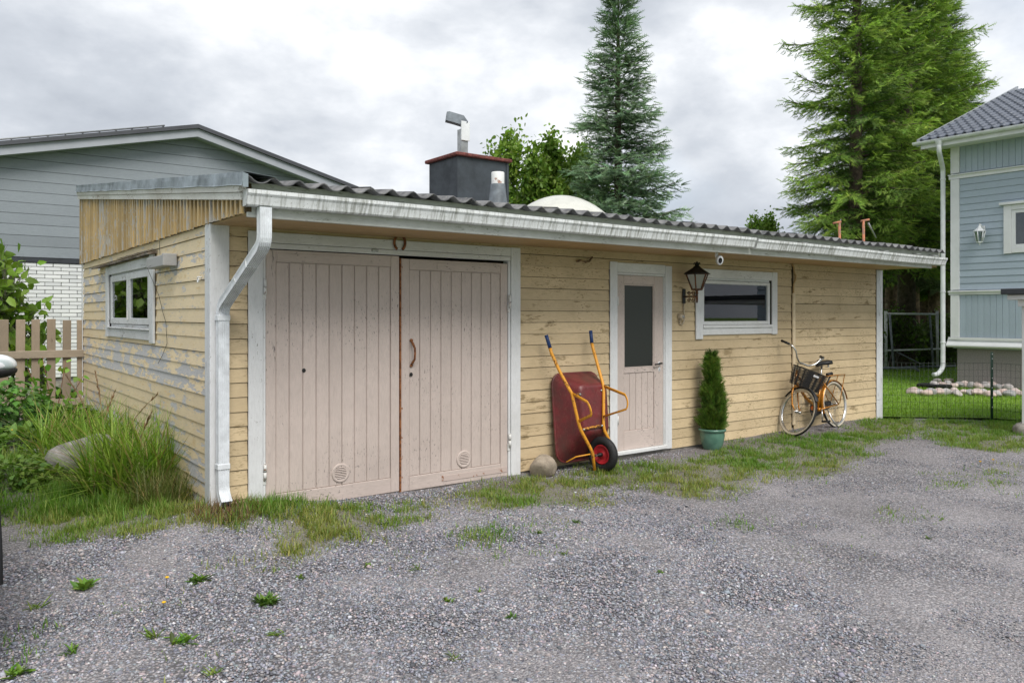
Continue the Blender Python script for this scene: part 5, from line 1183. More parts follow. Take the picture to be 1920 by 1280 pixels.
# --- templates (local y = length)
SPRIG_V = [(0,0,0)]; SPRIG_F = []
for k in range(9):
    yb = .02 + k*.10; s = 1 if k % 2 else -1; i0 = len(SPRIG_V)
    SPRIG_V += [(-.03*s,yb-.03,.02),(-.02*s,yb+.05,.0),(s*.24,yb+.17,.07*math.sin(k*2.3))]; SPRIG_F.append((i0,i0+1,i0+2))
i0 = len(SPRIG_V); SPRIG_V += [(-.035,0,0),(.035,0,0),(0,1.08,-.02),(0,0,-.05),(0,.05,.07)]; SPRIG_F += [(i0,i0+1,i0+2),(i0+3,i0+4,i0+2)]
SPRIG_V = np.array(SPRIG_V); SPRIG_F = np.array(SPRIG_F)
LEAF_V = np.array([(0,0,0),(-.30,.30,.06),(0,.42,-.02),(.30,.30,.06),(-.20,.70,.02),(.20,.70,.02),(0,1,-.10)]); LEAF_F = np.array([(0,2,1),(0,3,2),(1,2,4),(2,3,5),(4,2,6),(2,5,6)])
BLADE_V = np.array([(-.5,0,0),(.5,0,0),(-.42,.45,.06),(.42,.45,.06),(0,1,.28)]); BLADE_F = np.array([(0,1,2),(1,3,2),(2,3,4)])
def spruce(name, H, Rb, zlow, base, tip, seed, dens=1.0, droop=.35, sprig=.20, up=.0, taper=.85):
    """trunk mesh and needle mesh of a spruce standing at the origin"""
    r_ = np.random.default_rng(seed); P = []; D = []; Sz = []; C = []; tb = MB()
    tb.tube([(0,0,-.2),(.02,0,H*.3),(-.02,.02,H*.65),(0,0,H*.99)], [.017*H+.03,.013*H,.007*H,.008], 9)
    z = zlow; az = 0
    while z < H*.985:
        f = z/H; Lb = Rb*((1-f)**taper)*(.55+.45*min(1,(z-zlow+.8)/2.2)); nb_ = max(4, int(6*dens + r_.integers(0,2)))
        for k in range(nb_):
            az += 2.399 + r_.normal(0,.25); L_ = Lb*r_.choice([.55,.80,1.0,1.12,1.36])*r_.uniform(.9,1.08)+.12; el0 = .55*f + up - .10 + r_.normal(0,.09)
            dh = np.array([math.cos(az), math.sin(az)]); m = max(4, int(L_/.13)); pts = []; p = np.array([0,0,z + r_.normal(0,.06)])
            for i in range(m+1):
                u = i/m; el = el0 - droop*(1-f*.6)*(math.sin(u*2.4)) + .42*max(0,u-.62)*1.6
                pts.append(p.copy()); p = p + np.array([dh[0]*math.cos(el), dh[1]*math.cos(el), math.sin(el)])*L_/m
            pts = np.array(pts)
            if L_ > .5: tb.tube([tuple(q) for q in pts[::max(1,m//4)]], [.022*L_/2.2+.004]+[.010*L_/2.2+.003]*(len(pts[::max(1,m//4)])-1), 4, cap=False)
            side = np.array([-dh[1], dh[0], 0])
            for i in range(1, m+1):
                u = i/m; q = pts[i]; tdir = pts[i]-pts[i-1]; tdir /= np.linalg.norm(tdir)
                tl_ = (.16+.60*math.sin(min(1,u*1.05)*math.pi*.85))*min(1,L_*.62)*.80
                ct = max(1, int(tl_/(sprig*.40)))
                if u < .10 and L_ > 1: continue
                for s in (-1,1):
                    dd = tdir*.72 + side*s*.75 + np.array([0,0,-.20-.25*(1-f)*r_.random()]); dd /= np.linalg.norm(dd)
                    for j in range(ct):
                        w = (j+.3)/ct*tl_*r_.uniform(.85,1.1); pp_ = q + dd*w + np.array([0,0,-.28*w*w]) + r_.normal(0,.022,3)
                        d2 = dd + np.array([0,0,-.35*w]) + r_.normal(0,.33,3) + (side*s*.6 if j % 2 else tdir*.5)
                        P.append(pp_); D.append(d2); Sz.append(sprig*r_.uniform(.7,1.25)); o_ = u*.55 + .45*w/max(tl_,.01); C.append(o_)
                P.append(q + r_.normal(0,.02,3)); D.append(tdir + r_.normal(0,.22,3) + np.array([0,0,.12])); Sz.append(sprig*1.1); C.append(u)
        z += (.40 - .17*f)/dens**.5*(H/12)**.3
    P, D, Sz, C = map(np.array, (P, D, Sz, C)); nP = len(P)
    clump = vnoise(P[:,0]*1.0+P[:,2]*.7, P[:,1]+P[:,2]*1.3, 1.6, seed)
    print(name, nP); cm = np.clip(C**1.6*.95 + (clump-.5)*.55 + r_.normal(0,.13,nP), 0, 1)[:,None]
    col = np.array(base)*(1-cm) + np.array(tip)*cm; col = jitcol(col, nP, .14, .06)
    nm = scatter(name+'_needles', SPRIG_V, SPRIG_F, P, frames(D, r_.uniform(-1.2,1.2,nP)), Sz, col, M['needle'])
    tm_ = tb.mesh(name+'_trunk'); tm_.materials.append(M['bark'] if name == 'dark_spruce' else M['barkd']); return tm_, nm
def put_tree(tm_, nm, loc, rz, sc, name, label, group):
    o = thing(name, loc, label, 'tree', group); o.rotation_euler = (0,0,rz); o.scale = (sc,)*3 if not isinstance(sc, tuple) else sc
    for n_, me in (('trunk',tm_),('crown',nm)):
        c = bpy.data.objects.new(n_, me); COL.objects.link(c); c.parent = o
    return o
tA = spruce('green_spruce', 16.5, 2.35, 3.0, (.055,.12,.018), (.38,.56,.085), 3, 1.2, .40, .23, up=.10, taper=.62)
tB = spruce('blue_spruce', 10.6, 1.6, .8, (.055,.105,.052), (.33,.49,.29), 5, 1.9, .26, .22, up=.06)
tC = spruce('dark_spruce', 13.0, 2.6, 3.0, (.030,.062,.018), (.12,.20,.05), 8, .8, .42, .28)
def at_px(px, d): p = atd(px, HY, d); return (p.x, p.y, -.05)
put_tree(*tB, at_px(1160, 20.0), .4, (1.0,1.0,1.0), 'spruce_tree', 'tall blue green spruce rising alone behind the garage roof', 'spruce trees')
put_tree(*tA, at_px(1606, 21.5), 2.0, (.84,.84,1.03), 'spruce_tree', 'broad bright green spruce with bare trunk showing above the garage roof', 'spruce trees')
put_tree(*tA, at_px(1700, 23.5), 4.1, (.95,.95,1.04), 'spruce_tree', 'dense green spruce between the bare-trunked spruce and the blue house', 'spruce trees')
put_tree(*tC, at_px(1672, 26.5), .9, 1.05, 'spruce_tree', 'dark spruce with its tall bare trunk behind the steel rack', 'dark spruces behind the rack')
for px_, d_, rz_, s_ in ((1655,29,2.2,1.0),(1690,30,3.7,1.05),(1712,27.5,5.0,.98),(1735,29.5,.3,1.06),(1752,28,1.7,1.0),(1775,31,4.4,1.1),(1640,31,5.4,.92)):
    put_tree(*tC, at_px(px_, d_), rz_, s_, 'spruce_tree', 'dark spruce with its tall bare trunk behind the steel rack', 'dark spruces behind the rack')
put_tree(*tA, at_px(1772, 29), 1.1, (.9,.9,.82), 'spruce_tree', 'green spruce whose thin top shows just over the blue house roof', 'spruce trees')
def leafy(name, H, Rr, z0, base, tip, n, seed, leaf=.10, stems=1, lean=.2, shape=.9):
    r_ = np.random.default_rng(seed); tb = MB(); P = []; D = []; C = []; ends = []
    def grow(p, d, L_, r0, lvl):
        m = 4; pts = [p.copy()]; rs = [r0]
        for i in range(m):
            d = d + r_.normal(0,.13,3) + np.array([0,0,.05]); d /= np.linalg.norm(d); p = p + d*L_/m; pts.append(p.copy()); rs.append(r0*(1-.6*(i+1)/m))
        tb.tube([tuple(q) for q in pts], rs, 5 if lvl < 2 else 4, cap=False)
        if lvl >= 3 or L_ < .25: ends.append((pts, L_)); return
        for i in range(2, m+1):
            for k in range(2 if i < m else 3):
                a = r_.uniform(0,6.28); e_ = np.cross(d, [math.cos(a),math.sin(a),.3]); e_ /= np.linalg.norm(e_); dd = d*.62 + e_*.75; dd /= np.linalg.norm(dd)
                grow(pts[i].copy(), dd, L_*r_.uniform(.48,.68), r0*.45, lvl+1)
    for s in range(stems):
        a = r_.uniform(0,6.28); grow(np.array([.15*math.cos(a)*(stems>1), .15*math.sin(a)*(stems>1), -.1]), np.array([math.cos(a)*lean*(stems>1),math.sin(a)*lean*(stems>1),1.]), H*.55, .018*H+.01, 0)
    per = max(1, n//len(ends))
    for pts, L_ in ends:
        for k in range(per):
            i = r_.integers(1,len(pts)); q = pts[i] + r_.normal(0,.20*L_+.06,3); P.append(q); dd = r_.normal(0,1,3); dd[2] -= .5; D.append(dd)
    P = np.array(P); D = np.array(D); rad = np.hypot(P[:,0],P[:,1]); sx = Rr/np.percentile(rad,96); sz = H/np.percentile(P[:,2],99.5)
    P = P*np.array([sx,sx,sz]); nP = len(P); tb.v = [(v_[0]*sx,v_[1]*sx,v_[2]*sz) for v_ in tb.v]
    cm = np.clip(.5 + (vnoise(P[:,0]+P[:,2], P[:,1]-P[:,2], 1.3, seed)-.5)*1.2 + r_.normal(0,.2,nP), 0, 1)[:,None]
    col = jitcol(np.array(base)*(1-cm)+np.array(tip)*cm, nP, .12, .06)
    me = scatter(name+'_leaves', LEAF_V, LEAF_F, P, frames(D, r_.uniform(-3,3,nP)), r_.uniform(.75,1.3,nP)*leaf, col, M['leaf']); tm_ = tb.mesh(name+'_trunk'); tm_.materials.append(M['bark2']); return tm_, me
tD = leafy('birch', 7.0, 1.9, 2, (.08,.155,.02), (.25,.39,.06), 24000, 11, .15, 1)
p = at_px(1020, 22); put_tree(*tD, p, 1.0, (.85,.85,.96), 'leafy_tree', 'light green leafy tree left of the blue spruce behind the garage', 'leafy trees')
p = at_px(1060, 23.5); put_tree(*tD, p, 3.1, (.8,.8,.93), 'leafy_tree', 'yellowish green leafy tree half hidden by the blue spruce', 'leafy trees')
p = at_px(1436, 25); put_tree(*tD, p, 2.4, (.55,.55,.675), 'leafy_tree', 'small leafy treetop just showing over the garage roof edge', 'leafy trees')
tE = leafy('shrub', 2.0, 1.1, 0, (.05,.095,.015), (.12,.20,.03), 3200, 21, .13, 6, .5)
for i, (px_, d_, s_, lab) in enumerate(((1660,23.5,.95,'leafy green shrub at the foot of the galvanised rack post'),(1735,24.5,.75,'small leafy shrub behind the legs of the steel rack'),(1782,25,.9,'leafy shrub beside the corner of the blue house'))):
    o = put_tree(*tE, at_px(px_, d_), i*1.9, s_, 'leafy_shrub', lab, 'shrubs behind the lawn'); o['category'] = 'shrub'
# undergrowth in the shade of the spruces
n = 5200; X = []; 
pxs = UR(n, 1600, 1830); ds = UR(n, 24.5, 33); Pn = np.array([tuple(atd(a, HY, d)) for a, d in zip(pxs, ds)]); Pn[:,2] = rng.random(n)**1.6*1.3
D = rng.normal(0,1,(n,3)); D[:,2] += .6
me = scatter('undergrowth', LEAF_V, LEAF_F, Pn, frames(D, UR(n,-3,3)), UR(n,.14,.30), jitcol((.06,.105,.022), n, .3), M['leaf']); o = link('undergrowth', me); tag(o, 'dark leafy undergrowth below the spruces beyond the lawn', 'undergrowth', kind='stuff')
# --- bush behind the picket fence
tF = leafy('hazel', 2.35, 1.0, 0, (.045,.10,.014), (.22,.37,.045), 3400, 31, .165, 7, .45)
o = put_tree(*tF, (-1.42, 7.25, .15), 0.5, (1.0,1.0,1.0), 'leafy_bush', 'tall large-leaved green bush growing behind the picket fence', 'garden plants'); o['category'] = 'bush'
# --- thuja foliage in the pot
n = 3600; h = rng.random(n)**1.15; prof = np.interp(h, [0,.08,.25,.5,.62,.72,.9,1], [.085,.130,.138,.098,.056,.054,.034,.004])
lump = 1 + .28*(vnoise(h*9, h*0+2, 1.0, 4)-.5) ; a = UR(n,0,6.283); lobes = .70 + .62*vnoise(a*2.2, h*11, 1.0, 6); r1 = prof*lump*lobes*np.sqrt(UR(n,.25,1))
Pn = np.stack([pp.x + r1*np.cos(a) + .02*np.sin(h*5), pp.y + r1*np.sin(a), pp.z + .235 + h*.885], 1)
D = np.stack([np.cos(a)*.55, np.sin(a)*.55, np.ones(n)*.9], 1) + rng.normal(0,.28,(n,3))
cm = np.clip((r1/np.maximum(prof,.02)-.4)*1.4 + rng.normal(0,.15,n) + .25*h, 0, 1)[:,None]; col = jitcol(np.array((.035,.08,.012))*(1-cm)+np.array((.135,.235,.034))*cm, n, .12)
o = link('foliage', scatter('thuja_foliage', SPRIG_V, SPRIG_F, Pn, frames(D, UR(n,-3,3)), UR(n,.06,.125), col, M['leaf']), pt)
b = MB(); b.tube([(pp.x,pp.y,pp.z+.21),(pp.x+.01,pp.y,pp.z+.7),(pp.x,pp.y,pp.z+1.05)], [.018,.012,.004], 7); b.build('stem', M['bark'], pt)

# --- garden bed beside the side wall
p = onG(152, 892); bo = link('boulder', rock_mesh('boulder_big', (.36,.27,.27), 23, stonemat('grey_boulder', (.13,.12,.115), (.34,.32,.30), 9, (.09,.085,.08)), .42)); bo.location = (p.x+.05, p.y+.10, p.z+.14); bo.rotation_euler = (.15,-.1,.4)
tag(bo, 'rough grey boulder half hidden in tall grass beside the side wall', 'stone')
a0, a1 = onG(48, 852), onG(138, 868); d_ = (a1-a0); ang = math.atan2(d_.y, d_.x)
b = MB(); MM = Matrix.Translation((a0+a1)/2 + Vector((0,.05,.07))) @ Matrix.Rotation(ang,4,'Z') @ Matrix.Rotation(R(-3),4,'Y'); b.cbox(-.48,.48,-.075,.075,-.03,.03,.006, M=MM); tag(b.build('garden_plank', paint('grey_old_plank', (.33,.35,.345), 'y', wood=(.2,.2,.19), peel=.65, dirt=.4, var=.1)), 'grey weathered plank edging the garden bed beside the boulder', 'plank')
def blades(P, h, w, col, lean=.45, curl=1.0, name='grass', tipd=None):
    n_ = len(P); a = UR(n_,0,6.283); tl_ = np.abs(rng.normal(0,lean,n_)); D = np.stack([np.cos(a)*np.sin(tl_), np.sin(a)*np.sin(tl_), np.cos(tl_)], 1)
    Rm = frames(D, UR(n_,-.5,.5), up=(0,0,-1)) if False else None
    x = np.stack([-np.sin(a), np.cos(a), np.zeros(n_)], 1); z = np.cross(x, D); flip = (z[:,2] > 0); z[flip] *= -1; x[flip] *= -1
    Rm = np.stack([x, D, z], 2); sc = np.stack([w, h, h*curl*UR(n_,.2,1.6)], 1)
    return scatter(name, BLADE_V, BLADE_F, P, Rm, sc, col, M['grass'])
def clump(name, c, n_, rad, h, w, base, tip, label, cat, lean=.5, curl=1.4, group=None):
    a = UR(n_,0,6.283); r_ = rad*np.sqrt(rng.random(n_)); X = c[0]+r_*np.cos(a)*1.0; Y = c[1]+r_*np.sin(a); P = np.stack([X,Y,gz(X,Y)-.01],1)
    m = rng.random((n_,1)); col = jitcol(np.array(base)*(1-m)+np.array(tip)*m, n_, .16, .07); dead = rng.random(n_) < .13; col[dead] = jitcol((.36,.29,.14), int(dead.sum()), .2)
    o = link(name, blades(P, UR(n_,.55,1.15)*h, UR(n_,.7,1.3)*w, col, lean, curl, name)); return tag(o, label, cat, group)
G0, G1 = (.11,.21,.022), (.30,.44,.07)
c = onG(268, 905); clump('tall_grass', (-.32, 1.30), 1000, .38, .78, .015, G0, G1, 'tall arching clump of green grass in front of the side wall by the boulder', 'grass clump', .38, 2.0, 'grass clumps in the bed')
clump('tall_grass', (-.42, 2.85), 850, .50, .64, .015, G0, (.28,.42,.07), 'lighter arching grass clump behind the plank near the back of the side wall', 'grass clump', .55, 1.8, 'grass clumps in the bed')
clump('tall_grass', (-.20, .62), 700, .26, .36, .006, (.07,.11,.02), (.24,.25,.08), 'thin yellowing grass tuft at the foot of the corner board', 'grass clump', .5, 1.4, 'grass clumps in the bed')
clump('dry_grass', (.02, -.28), 700, .26, .15, .006, (.10,.06,.03), (.26,.17,.08), 'heap of dry brown grass under the downpipe outlet', 'dry grass', .95, 1.2)
b = MB()                                                                                         # seed stalks above the grass
stalk_m = plain('straw_stalk', (.30,.19,.09), .8, 0, 30, .3)
for i, (x, y, h, dx, dy) in enumerate(((-.42,2.6,1.0,-.25,.1),(-.38,2.3,1.05,-.05,.2),(-.45,2.2,.85,.15,.05),(-.3,1.4,.8,.12,-.15),(-.35,1.9,.9,.3,-.3))):
    z0 = float(gz(x,y)); o = thing('grass_stalk', (x,y,z0), 'brown seeding grass stalk standing above the green clumps', 'grass stalk', 'seed stalks')
    pts = [Vector((x+dx*s*s, y+dy*s*s, z0+h*s*(1-.12*s))) for s in [k/7 for k in range(8)]]; bb = MB(); bb.tube(pts, [.004]*6+[.003,.002], 4); bb.build('stem', stalk_m, o)
    n_ = 26; u = UR(n_,.72,1.0); Pn = np.array([tuple(pts[-3].lerp(pts[-1], (q-.72)/.28)) for q in u]); Dn = np.array(pts[-1]-pts[-3])[None]/np.linalg.norm(pts[-1]-pts[-3]) + rng.normal(0,.35,(n_,3))
    link('seed_head', scatter('seed_head', BLADE_V, BLADE_F, Pn, frames(Dn), np.stack([UR(n_,.008,.014),UR(n_,.04,.07),UR(n_,.02,.05)],1), jitcol((.22,.13,.075), n_, .2), M['grass']), o)
def herb(name, c, rad, hgt, n_, leaf, base, tip, label, cat='plant', group='garden plants', up=.5, flat=.0):
    a = UR(n_,0,6.283); r_ = rad*np.sqrt(rng.random(n_)); X = c[0]+r_*np.cos(a); Y = c[1]+r_*np.sin(a); dome = np.sqrt(np.clip(1-(r_/rad)**2,0,1))
    Z = gz(X,Y) + hgt*dome*(rng.random(n_)**.6); P = np.stack([X,Y,Z],1); D = np.stack([np.cos(a),np.sin(a),np.full(n_,up-.4)],1)+rng.normal(0,.5,(n_,3))
    m = np.clip(Z/hgt*.7 - .1 + rng.normal(0,.25,n_),0,1)[:,None]; col = jitcol(np.array(base)*(1-m)+np.array(tip)*m, n_, .13, .07)
    o = thing(name, (c[0],c[1],float(gz(c[0],c[1]))), label, cat, group)
    link('leaves', scatter(name+'_leaves', LEAF_V, LEAF_F, P, frames(D, UR(n_,-.7,.7)), UR(n_,.7,1.3)*leaf, col, M['leaf']), o)
    bb = MB()
    for k in range(9): aa = k*.7; bb.tube([(c[0],c[1],float(gz(c[0],c[1]))-.02),(c[0]+rad*.5*math.cos(aa),c[1]+rad*.5*math.sin(aa),float(gz(c[0],c[1]))+hgt*.7)], .005, 4)
    bb.build('stems', plain('green_stem', (.08,.13,.03), .7), o); return o
D0, D1 = (.03,.085,.018), (.10,.22,.04)
p = onG(20, 800); herb('leafy_plant', (-1.05, 4.55), .55, .62, 750, .115, D0, (.13,.28,.055), 'dense mound of broad dark green leaves in front of the fence by the car', up=.2)
for i, (a, c, rad, h, n_, lf, b0, b1, lab) in enumerate(((55,838,.42,.22,420,.10,(.03,.07,.012),(.12,.22,.035),'low leafy weeds between the broad-leaved mound and the plank'),(120,800,.38,.28,330,.12,(.03,.07,.015),(.11,.20,.03),'patch of lobed weed leaves behind the plank at the fence foot'),(28,900,.42,.20,430,.075,(.04,.085,.014),(.14,.24,.04),'sprawling small-leaved weeds in the grass in front of the plank'),(95,905,.30,.16,200,.08,(.05,.10,.015),(.17,.26,.04),'yellow green weeds in the grass next to the boulder'),(150,770,.35,.30,260,.13,(.03,.07,.02),(.09,.17,.04),'greyish leafy weeds at the fence foot beside the garage corner'))):
    q = onG(a, c); herb('weed_patch', (q.x, q.y), rad, h, n_, lf, b0, b1, lab)
# twig with heart-shaped leaves in front of the fence
o = thing('sapling', (-.62,5.1,.25), 'thin sapling with light green heart-shaped leaves in front of the fence', 'sapling'); bb = MB(); Pn = []
for k, (dx, dy, h) in enumerate(((-.30,-.1,.72),(-.12,.1,.85),(.12,.0,.80),(.30,-.15,.62),(-.45,-.2,.50))):
    pts = [Vector((-.5+dx*s, 4.9+dy*s, .25+h*s)) for s in (0,.35,.7,1)]; bb.tube(pts, [.008,.006,.004,.003], 5); Pn += [tuple(pts[1].lerp(pts[3], u)) for u in np.linspace(0,1,9)]
bb.build('stems', plain('reddish_twig', (.20,.085,.045), .7), o); Pn = np.array(Pn)+rng.normal(0,.03,(len(Pn),3)); n_ = len(Pn); Dn = rng.normal(0,.6,(n_,3)); Dn[:,2] -= .5
link('leaves', scatter('sapling_leaves', LEAF_V*np.array((1.35,1,1)), LEAF_F, Pn, frames(Dn, UR(n_,-1,1)), UR(n_,.07,.11), jitcol((.20,.36,.05), n_, .15), M['leaf']), o)

# --- short grass of the yard
AP, AH, AC = [], [], []
for poly, dens, h, dry in PATCH:
    xs, ys = [q[0] for q in poly], [q[1] for q in poly]; x0, x1, y0, y1 = min(xs)-.4, max(xs)+.4, min(ys)-.4, max(ys)+.4
    n_ = int((x1-x0)*(y1-y0)*dens*1.0); X = UR(n_,x0,x1); Y = UR(n_,y0,y1)
    ok = rng.random(n_) < softin(X, Y, poly)**1.2; cl = vnoise(X,Y,6.0,12)*.6+vnoise(X,Y,15,13)*.4; ok &= rng.random(n_) < np.clip((cl-.38)*3.4, .16, 1)
    ok &= ~((X > -.02) & (Y > -.06) & (X < 10.2)); X, Y, cl = X[ok], Y[ok], cl[ok]; n_ = len(X)
    AP.append(np.stack([X,Y,gz(X,Y)-.004],1)); AH.append(h*UR(n_,.45,1.25)*(.5+cl))
    dr = np.clip(dry*.85 + rng.normal(0,.22,n_) + (vnoise(X,Y,1.7,15)-.5)*.7, 0, 1)[:,None]
    AC.append(np.array((.115,.25,.026))*(1-dr) + np.array((.34,.32,.10))*dr)
AP, AH, AC = np.concatenate(AP), np.concatenate(AH), np.concatenate(AC); print('yard blades', len(AP))
o = link('yard_grass', blades(AP, AH, np.full(len(AP), .0058)*UR(len(AP),.7,1.4), jitcol(AC, len(AP), .16, .06), .62, 1.0, 'yard_grass')); tag(o, 'short patchy grass growing through the gravel along the garage', 'grass', kind='stuff')
n_ = 90000; X = 10.25 + 14*rng.random(n_)**1.5; Y = UR(n_,-2.6,9.5); ok = inpoly(X, Y, LAWN) & ~((X > 16.85) & (Y < 1.8)) & (Y > (X-10.25)*.25 - 2.6); X, Y = X[ok], Y[ok]; n_ = len(X)
lt_ = vnoise(X,Y,1.2,7)[:,None]; o = link('lawn_grass', blades(np.stack([X,Y,np.full(n_,.028)],1), UR(n_,.035,.075), UR(n_,.006,.011)*(1+ (X-10)*.05), jitcol(np.array((.15,.29,.022))*(1-lt_)+np.array((.23,.38,.035))*lt_, n_, .14, .05), .5, .8, 'lawn_grass')); tag(o, 'mown bright green grass of the lawn by the blue house', 'grass', kind='stuff')
# weeds standing singly in the gravel
weed_px = [(160,1103,.10,26),(70,1140,.08,10),(500,1132,.09,60),(560,1085,.06,8),(290,1195,.07,14),(130,1225,.07,12),(340,1205,.08,16),(520,1190,.06,10),(370,1090,.10,22),(690,1062,.05,14),(780,1068,.05,10),(960,1158,.05,14),(840,1128,.05,10),(900,1110,.04,8),(1240,1075,.04,10),(1100,915,.06,10),(850,1235,.05,8),(1080,980,.05,14),(1010,1000,.05,14),(1060,1040,.05,12),(1740,1010,.04,10),(30,1265,.08,14),(400,1265,.06,10),(720,985,.07,12)]
for i, (a, c, s_, k) in enumerate(weed_px):
    q = onG(a, c); n_ = k*2; an = UR(n_,0,6.283); X = q.x+rng.normal(0,s_*.22,n_); Y = q.y+rng.normal(0,s_*.22,n_); D = np.stack([np.cos(an),np.sin(an),UR(n_,.1,1.3)],1)
    me = scatter('weed', LEAF_V*np.array(((.62,1,1),(.22,1.25,1),(.4,1,1))[i % 3]), LEAF_F, np.stack([X,Y,gz(X,Y)],1), frames(D, UR(n_,-.4,.4)), UR(n_,.35,1.2)*s_*.80, jitcol(((.14,.25,.035),(.17,.26,.04),(.10,.19,.03))[i % 3], n_, .25), M['leaf']); tag(link('weed', me), 'small green weed rooted in the open gravel', 'weed', 'weeds in the gravel')
yl_ = plain('dandelion_yellow', (.85,.50,.01), .6, 0, 60, .1)
for i, (a, c, hh, lab) in enumerate(((312,1102,.06,'yellow flower in the gravel below the downpipe corner'),(306,1140,.03,'yellow flower in the gravel below the downpipe corner'),(1838,874,.05,'yellow flower at the grass edge near the canopy post'),(1862,872,.06,'yellow flower at the grass edge near the canopy post'),(22,842,.20,'yellow flower among the weeds in front of the plank'))):
    q = onG(a, c); o = thing('dandelion', tuple(q), lab, 'flower', 'yellow flowers'); bb = MB(); bb.tube([q, q+Vector((.004,.002,hh))], .0025, 4); bb.build('stem', M['bark2'], o)
    bb = MB(); bb.lathe([(0,.008),(.007,.009),(.013,.005),(.010,.001),(.003,-.003)], 9, Matrix.Translation(q+Vector((.004,.002,hh)))); bb.build('flower_head', yl_, o)
# --- loose gravel stones
OCT = np.array([(1,.15,.05),(-.9,.1,.1),(.25,1,-.05),(-.2,-.95,.1),(.25,.2,.8),(-.2,-.1,-.8)])
from itertools import combinations
bm = bmesh.new(); [bm.verts.new(p) for p in OCT]; bmesh.ops.convex_hull(bm, input=bm.verts[:]); bm.verts.index_update(); bmesh.ops.triangulate(bm, faces=bm.faces[:]); STF = np.array([[v_.index for v_ in f.verts] for f in bm.faces if len(f.verts) == 3]); bm.free()
def stones(n_, x0, x1, y0, y1, dmin, dmax, s0, s1):
    X = UR(n_,x0,x1); Y = UR(n_,y0,y1); dx, dy = X-CX, Y-CY; t_ = dx*FW[0]+dy*FW[1]; s_ = dx*RT[0]+dy*RT[1]
    ok = (t_ > dmin) & (t_ < dmax) & (np.abs(s_) < t_*.66+.9) & (gq(X,Y) < rng.random(n_)*.9+.1) & ~((X > -.03) & (Y > -.05)) & ~((X < .2) & (Y > .7)) & (X < 10.6)
    comp = sstep(.36,.60, vnoise(X,Y,.55,21)*.5 + .5*sstep(-.5,3.0, X*.75-Y*.7-4.6+1.2)); ok &= rng.random(n_) > comp*.42
    X, Y, comp = X[ok], Y[ok], comp[ok]; m = len(X); sz = (s0+(s1-s0)*rng.random(m)**1.8)*(1-.35*comp)
    pal = np.array([(.13,.13,.145),(.22,.222,.245),(.31,.313,.34),(.40,.40,.425),(.50,.43,.415),(.44,.365,.35),(.285,.295,.33),(.60,.575,.57),(.35,.32,.325)]); pr = np.array([.12,.19,.18,.13,.10,.08,.12,.04,.04]); col = pal[rng.choice(9, m, p=pr/pr.sum())]*np.array((.96,.98,1.02))
    q = rng.normal(0,1,(m,3)); sc = np.stack([sz*UR(m,.8,1.25), sz*UR(m,.7,1.1), sz*UR(m,.5,.85)],1)
    Rm = frames(np.stack([q[:,0],q[:,1],q[:,2]*.35],1), UR(m,-.5,.5)); return np.stack([X,Y,gz(X,Y)+sz*.18],1), Rm, sc, col
A = [stones(330000,-3.5,6.5,-6.3,-.1,2.6,6.4,.0055,.0135), stones(240000,-3.4,9.5,-6.3,.1,6.4,9.2,.0065,.014), stones(60000,-.5,11,-5,.0,9.2,12.0,.008,.016), stones(4000,-3.5,8,-6.3,-.1,2.6,9.0,.012,.026)]
A = [np.concatenate([a[k] for a in A]) for k in range(4)]; print('stones', len(A[0]), len(STF))
o = link('gravel_stones', scatter('gravel_stones', OCT, STF, A[0], A[1], A[2], jitcol(A[3], len(A[3]), .16, .03), M['stonecol'])); tag(o, 'loose grey and pink crushed stones covering the yard', 'gravel', kind='stuff')
# ================================================================ PARKED CAR (only its mirror and a tyre reach into the picture)
car = thing('parked_car', (-2.43, .25, 0), 'silver grey car whose door mirror and rear tyre reach in beside the garden', 'car')
silver = NT('silver_paint'); silver.setc((.72,.74,.76)); silver.set(Metallic=.0, Roughness=.28, Coat_Weight=.8, Coat_Roughness=.05); silver = silver.m
cglass = plain('car_glass', (.012,.014,.015), .06); cblk = plain('car_black_plastic', (.014,.014,.015), .55, 0, 40, .2); crub = plain('car_tyre', (.013,.013,.014), .8, 0, 40, .25)
CR = -1.545; CLX = CR-1.80; CXm = (CR+CLX)/2; yr, yf_ = -1.46, 1.16             # flanks, axles
st = [(-2.30,.70,.42,.95,.95),(-2.20,.84,.32,1.05,1.05),(-1.85,.895,.26,1.08,1.62),(-1.2,.90,.25,1.06,1.68),(-.3,.90,.25,1.03,1.68),(.25,.90,.25,1.02,1.62),(.95,.895,.25,1.00,1.02),(1.6,.875,.27,.93,.93),(2.0,.80,.33,.82,.82),(2.12,.62,.42,.70,.70)]
b = MB(); vs = []; m = 9
for y, hw, z0, zbelt, zr in st:
    sec = [(-hw*.92,z0),(-hw,z0+.12),(-hw,zbelt-.18),(-hw*.97,zbelt),(0,zbelt+.03),(hw*.97,zbelt),(hw,zbelt-.18),(hw,z0+.12),(hw*.92,z0)]
    vs += [(CXm+x,y,z) for x, z in sec]
b.add(vs, [(i*m+j, i*m+j+1, (i+1)*m+j+1, (i+1)*m+j) for i in range(len(st)-1) for j in range(m-1)], True); b.f += [tuple(range(m)), tuple(range((len(st)-1)*m, len(st)*m))[::-1]]; b.sm += [False,False]
for i in range(len(st)-1): b.f.append((i*m, (i+1)*m, (i+1)*m+m-1, i*m+m-1)); b.sm.append(False)
body = b.build('body', silver, car)
b = MB(); vs = []
for y, hw, z0, zbelt, zr in st[2:7]:
    ins = .86 if zr > 1.3 else .95
    sec = [(-hw*.965,zbelt-.02),(-hw*.80*ins/.86,zr-.07 if zr > 1.3 else zbelt),(-hw*.55,zr),(hw*.55,zr),(hw*.80*ins/.86,zr-.07 if zr > 1.3 else zbelt),(hw*.965,zbelt-.02)]
    vs += [(CXm+x,y,z) for x, z in sec]
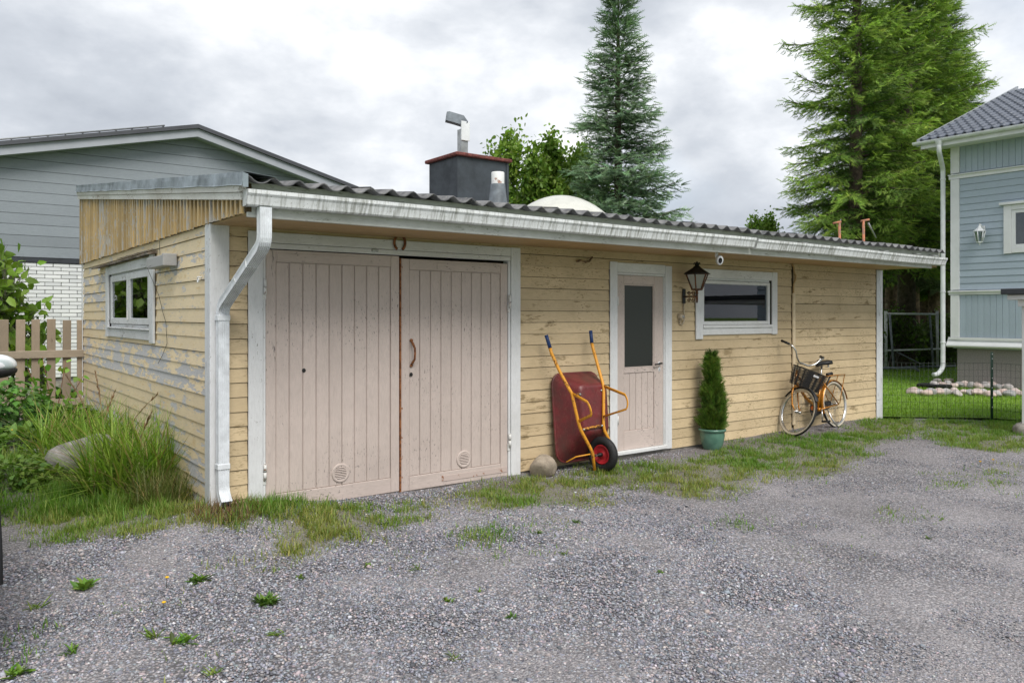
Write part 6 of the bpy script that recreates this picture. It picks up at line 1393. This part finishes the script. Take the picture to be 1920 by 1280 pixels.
b.add(vs, [(i*6+j, i*6+j+1, (i+1)*6+j+1, (i+1)*6+j) for i in range(4) for j in (0,1,2,3,4) if j != 2], True); b.f.append((0,1,2,3,4,5)); b.sm.append(False); b.build('windows', cglass, car)
b = MB(); vs = [(CXm+x,y,z+.006) for y, hw, z0, zbelt, zr in st[2:6] for x, z in ((-hw*.62,zr-.03),(-hw*.55,zr),(hw*.55,zr),(hw*.62,zr-.03))]; b.add(vs, [(i*4+j, i*4+j+1, (i+1)*4+j+1, (i+1)*4+j) for i in range(3) for j in range(3)], True); b.build('roof', silver, car)
for y in (yr, yf_):
    for x, s in ((CR-.10,1),(CLX+.10,-1)):
        MM = Matrix.Translation((x,y,.325)) @ Matrix.Rotation(R(90),4,'Y')
        b = MB(); b.lathe([(.20,-.10),(.26,-.112),(.305,-.105),(.322,-.07),(.325,0),(.322,.07),(.305,.105),(.26,.112),(.20,.10)], 40, MM); w = b.build('wheel', crub, car)
        b = MB(); b.lathe([(0,s*.06),(.05,s*.075),(.06,s*.05),(.19,s*.08),(.205,s*.10),(.205,-s*.1)], 10, MM, smooth=False); b.build('rim', M['galv'], w)
        b = MB(); b.lathe([(.345,s*.06),(.405,s*.075),(.410,s*.115),(.352,s*.105)], 24, Matrix.Translation((x,y,.325)) @ Matrix.Rotation(R(90),4,'Y') @ Matrix.Rotation(R(90),4,'Z'), arc=math.pi); b.build('wheel_arch', cblk, car)
b = MB(); b.box(CXm-.86,CXm+.86,-2.32,-2.2,.42,.62); b.build('rear_bumper', cblk, car)
for s in (-1,1):
    b = MB(); b.cbox(CXm+s*.72-.10,CXm+s*.72+.06,-2.33,-2.15,.80,1.02,.02); b.build('tail_light', plain('tail_red', (.35,.01,.01), .2), car)
    b = MB(); b.cbox(CXm+s*.62-.16,CXm+s*.62+.12,1.93,2.06,.62,.76,.03); b.build('headlight', M['glass'], car)
    # door mirror: pale shell over a black base
    cx = CXm + s*.90; mx = cx + s*.155; yy = .62; zz = 1.245
    tv = ICO_V*np.array((.130,.085,.085)); tv[:,2] *= np.where(tv[:,2] < 0, .55, 1.0)
    me = bpy.data.meshes.new('mirror_shell'); me.from_pydata([tuple(p+np.array((mx,yy,zz))) for p in tv], [], ICO_F); me.polygons.foreach_set('use_smooth', [True]*len(ICO_F)); me.materials.append(silver); mo = link('door_mirror', me, car)
    tv = ICO_V*np.array((.133,.088,.060)); tv[:,2] = np.minimum(tv[:,2], .012)
    me = bpy.data.meshes.new('mirror_base'); me.from_pydata([tuple(p+np.array((mx,yy,zz-.035))) for p in tv], [], ICO_F); me.polygons.foreach_set('use_smooth', [True]*len(ICO_F)); me.materials.append(cblk); link('mirror_base', me, mo)
    b = MB(); b.tube([(cx-s*.03,yy+.02,zz-.11),(mx-s*.05,yy,zz-.05)], .032, 8, flat=.7); b.build('mirror_foot', cblk, mo)
    b = MB(); b.lathe([(0,0),(.10,0)], 20, Matrix.Translation((mx,yy-.079,zz+.005)) @ Matrix.Rotation(R(90),4,'X') @ Matrix.Diagonal((1.0,.5,1,1))); b.build('mirror_glass', M['glass'], mo)
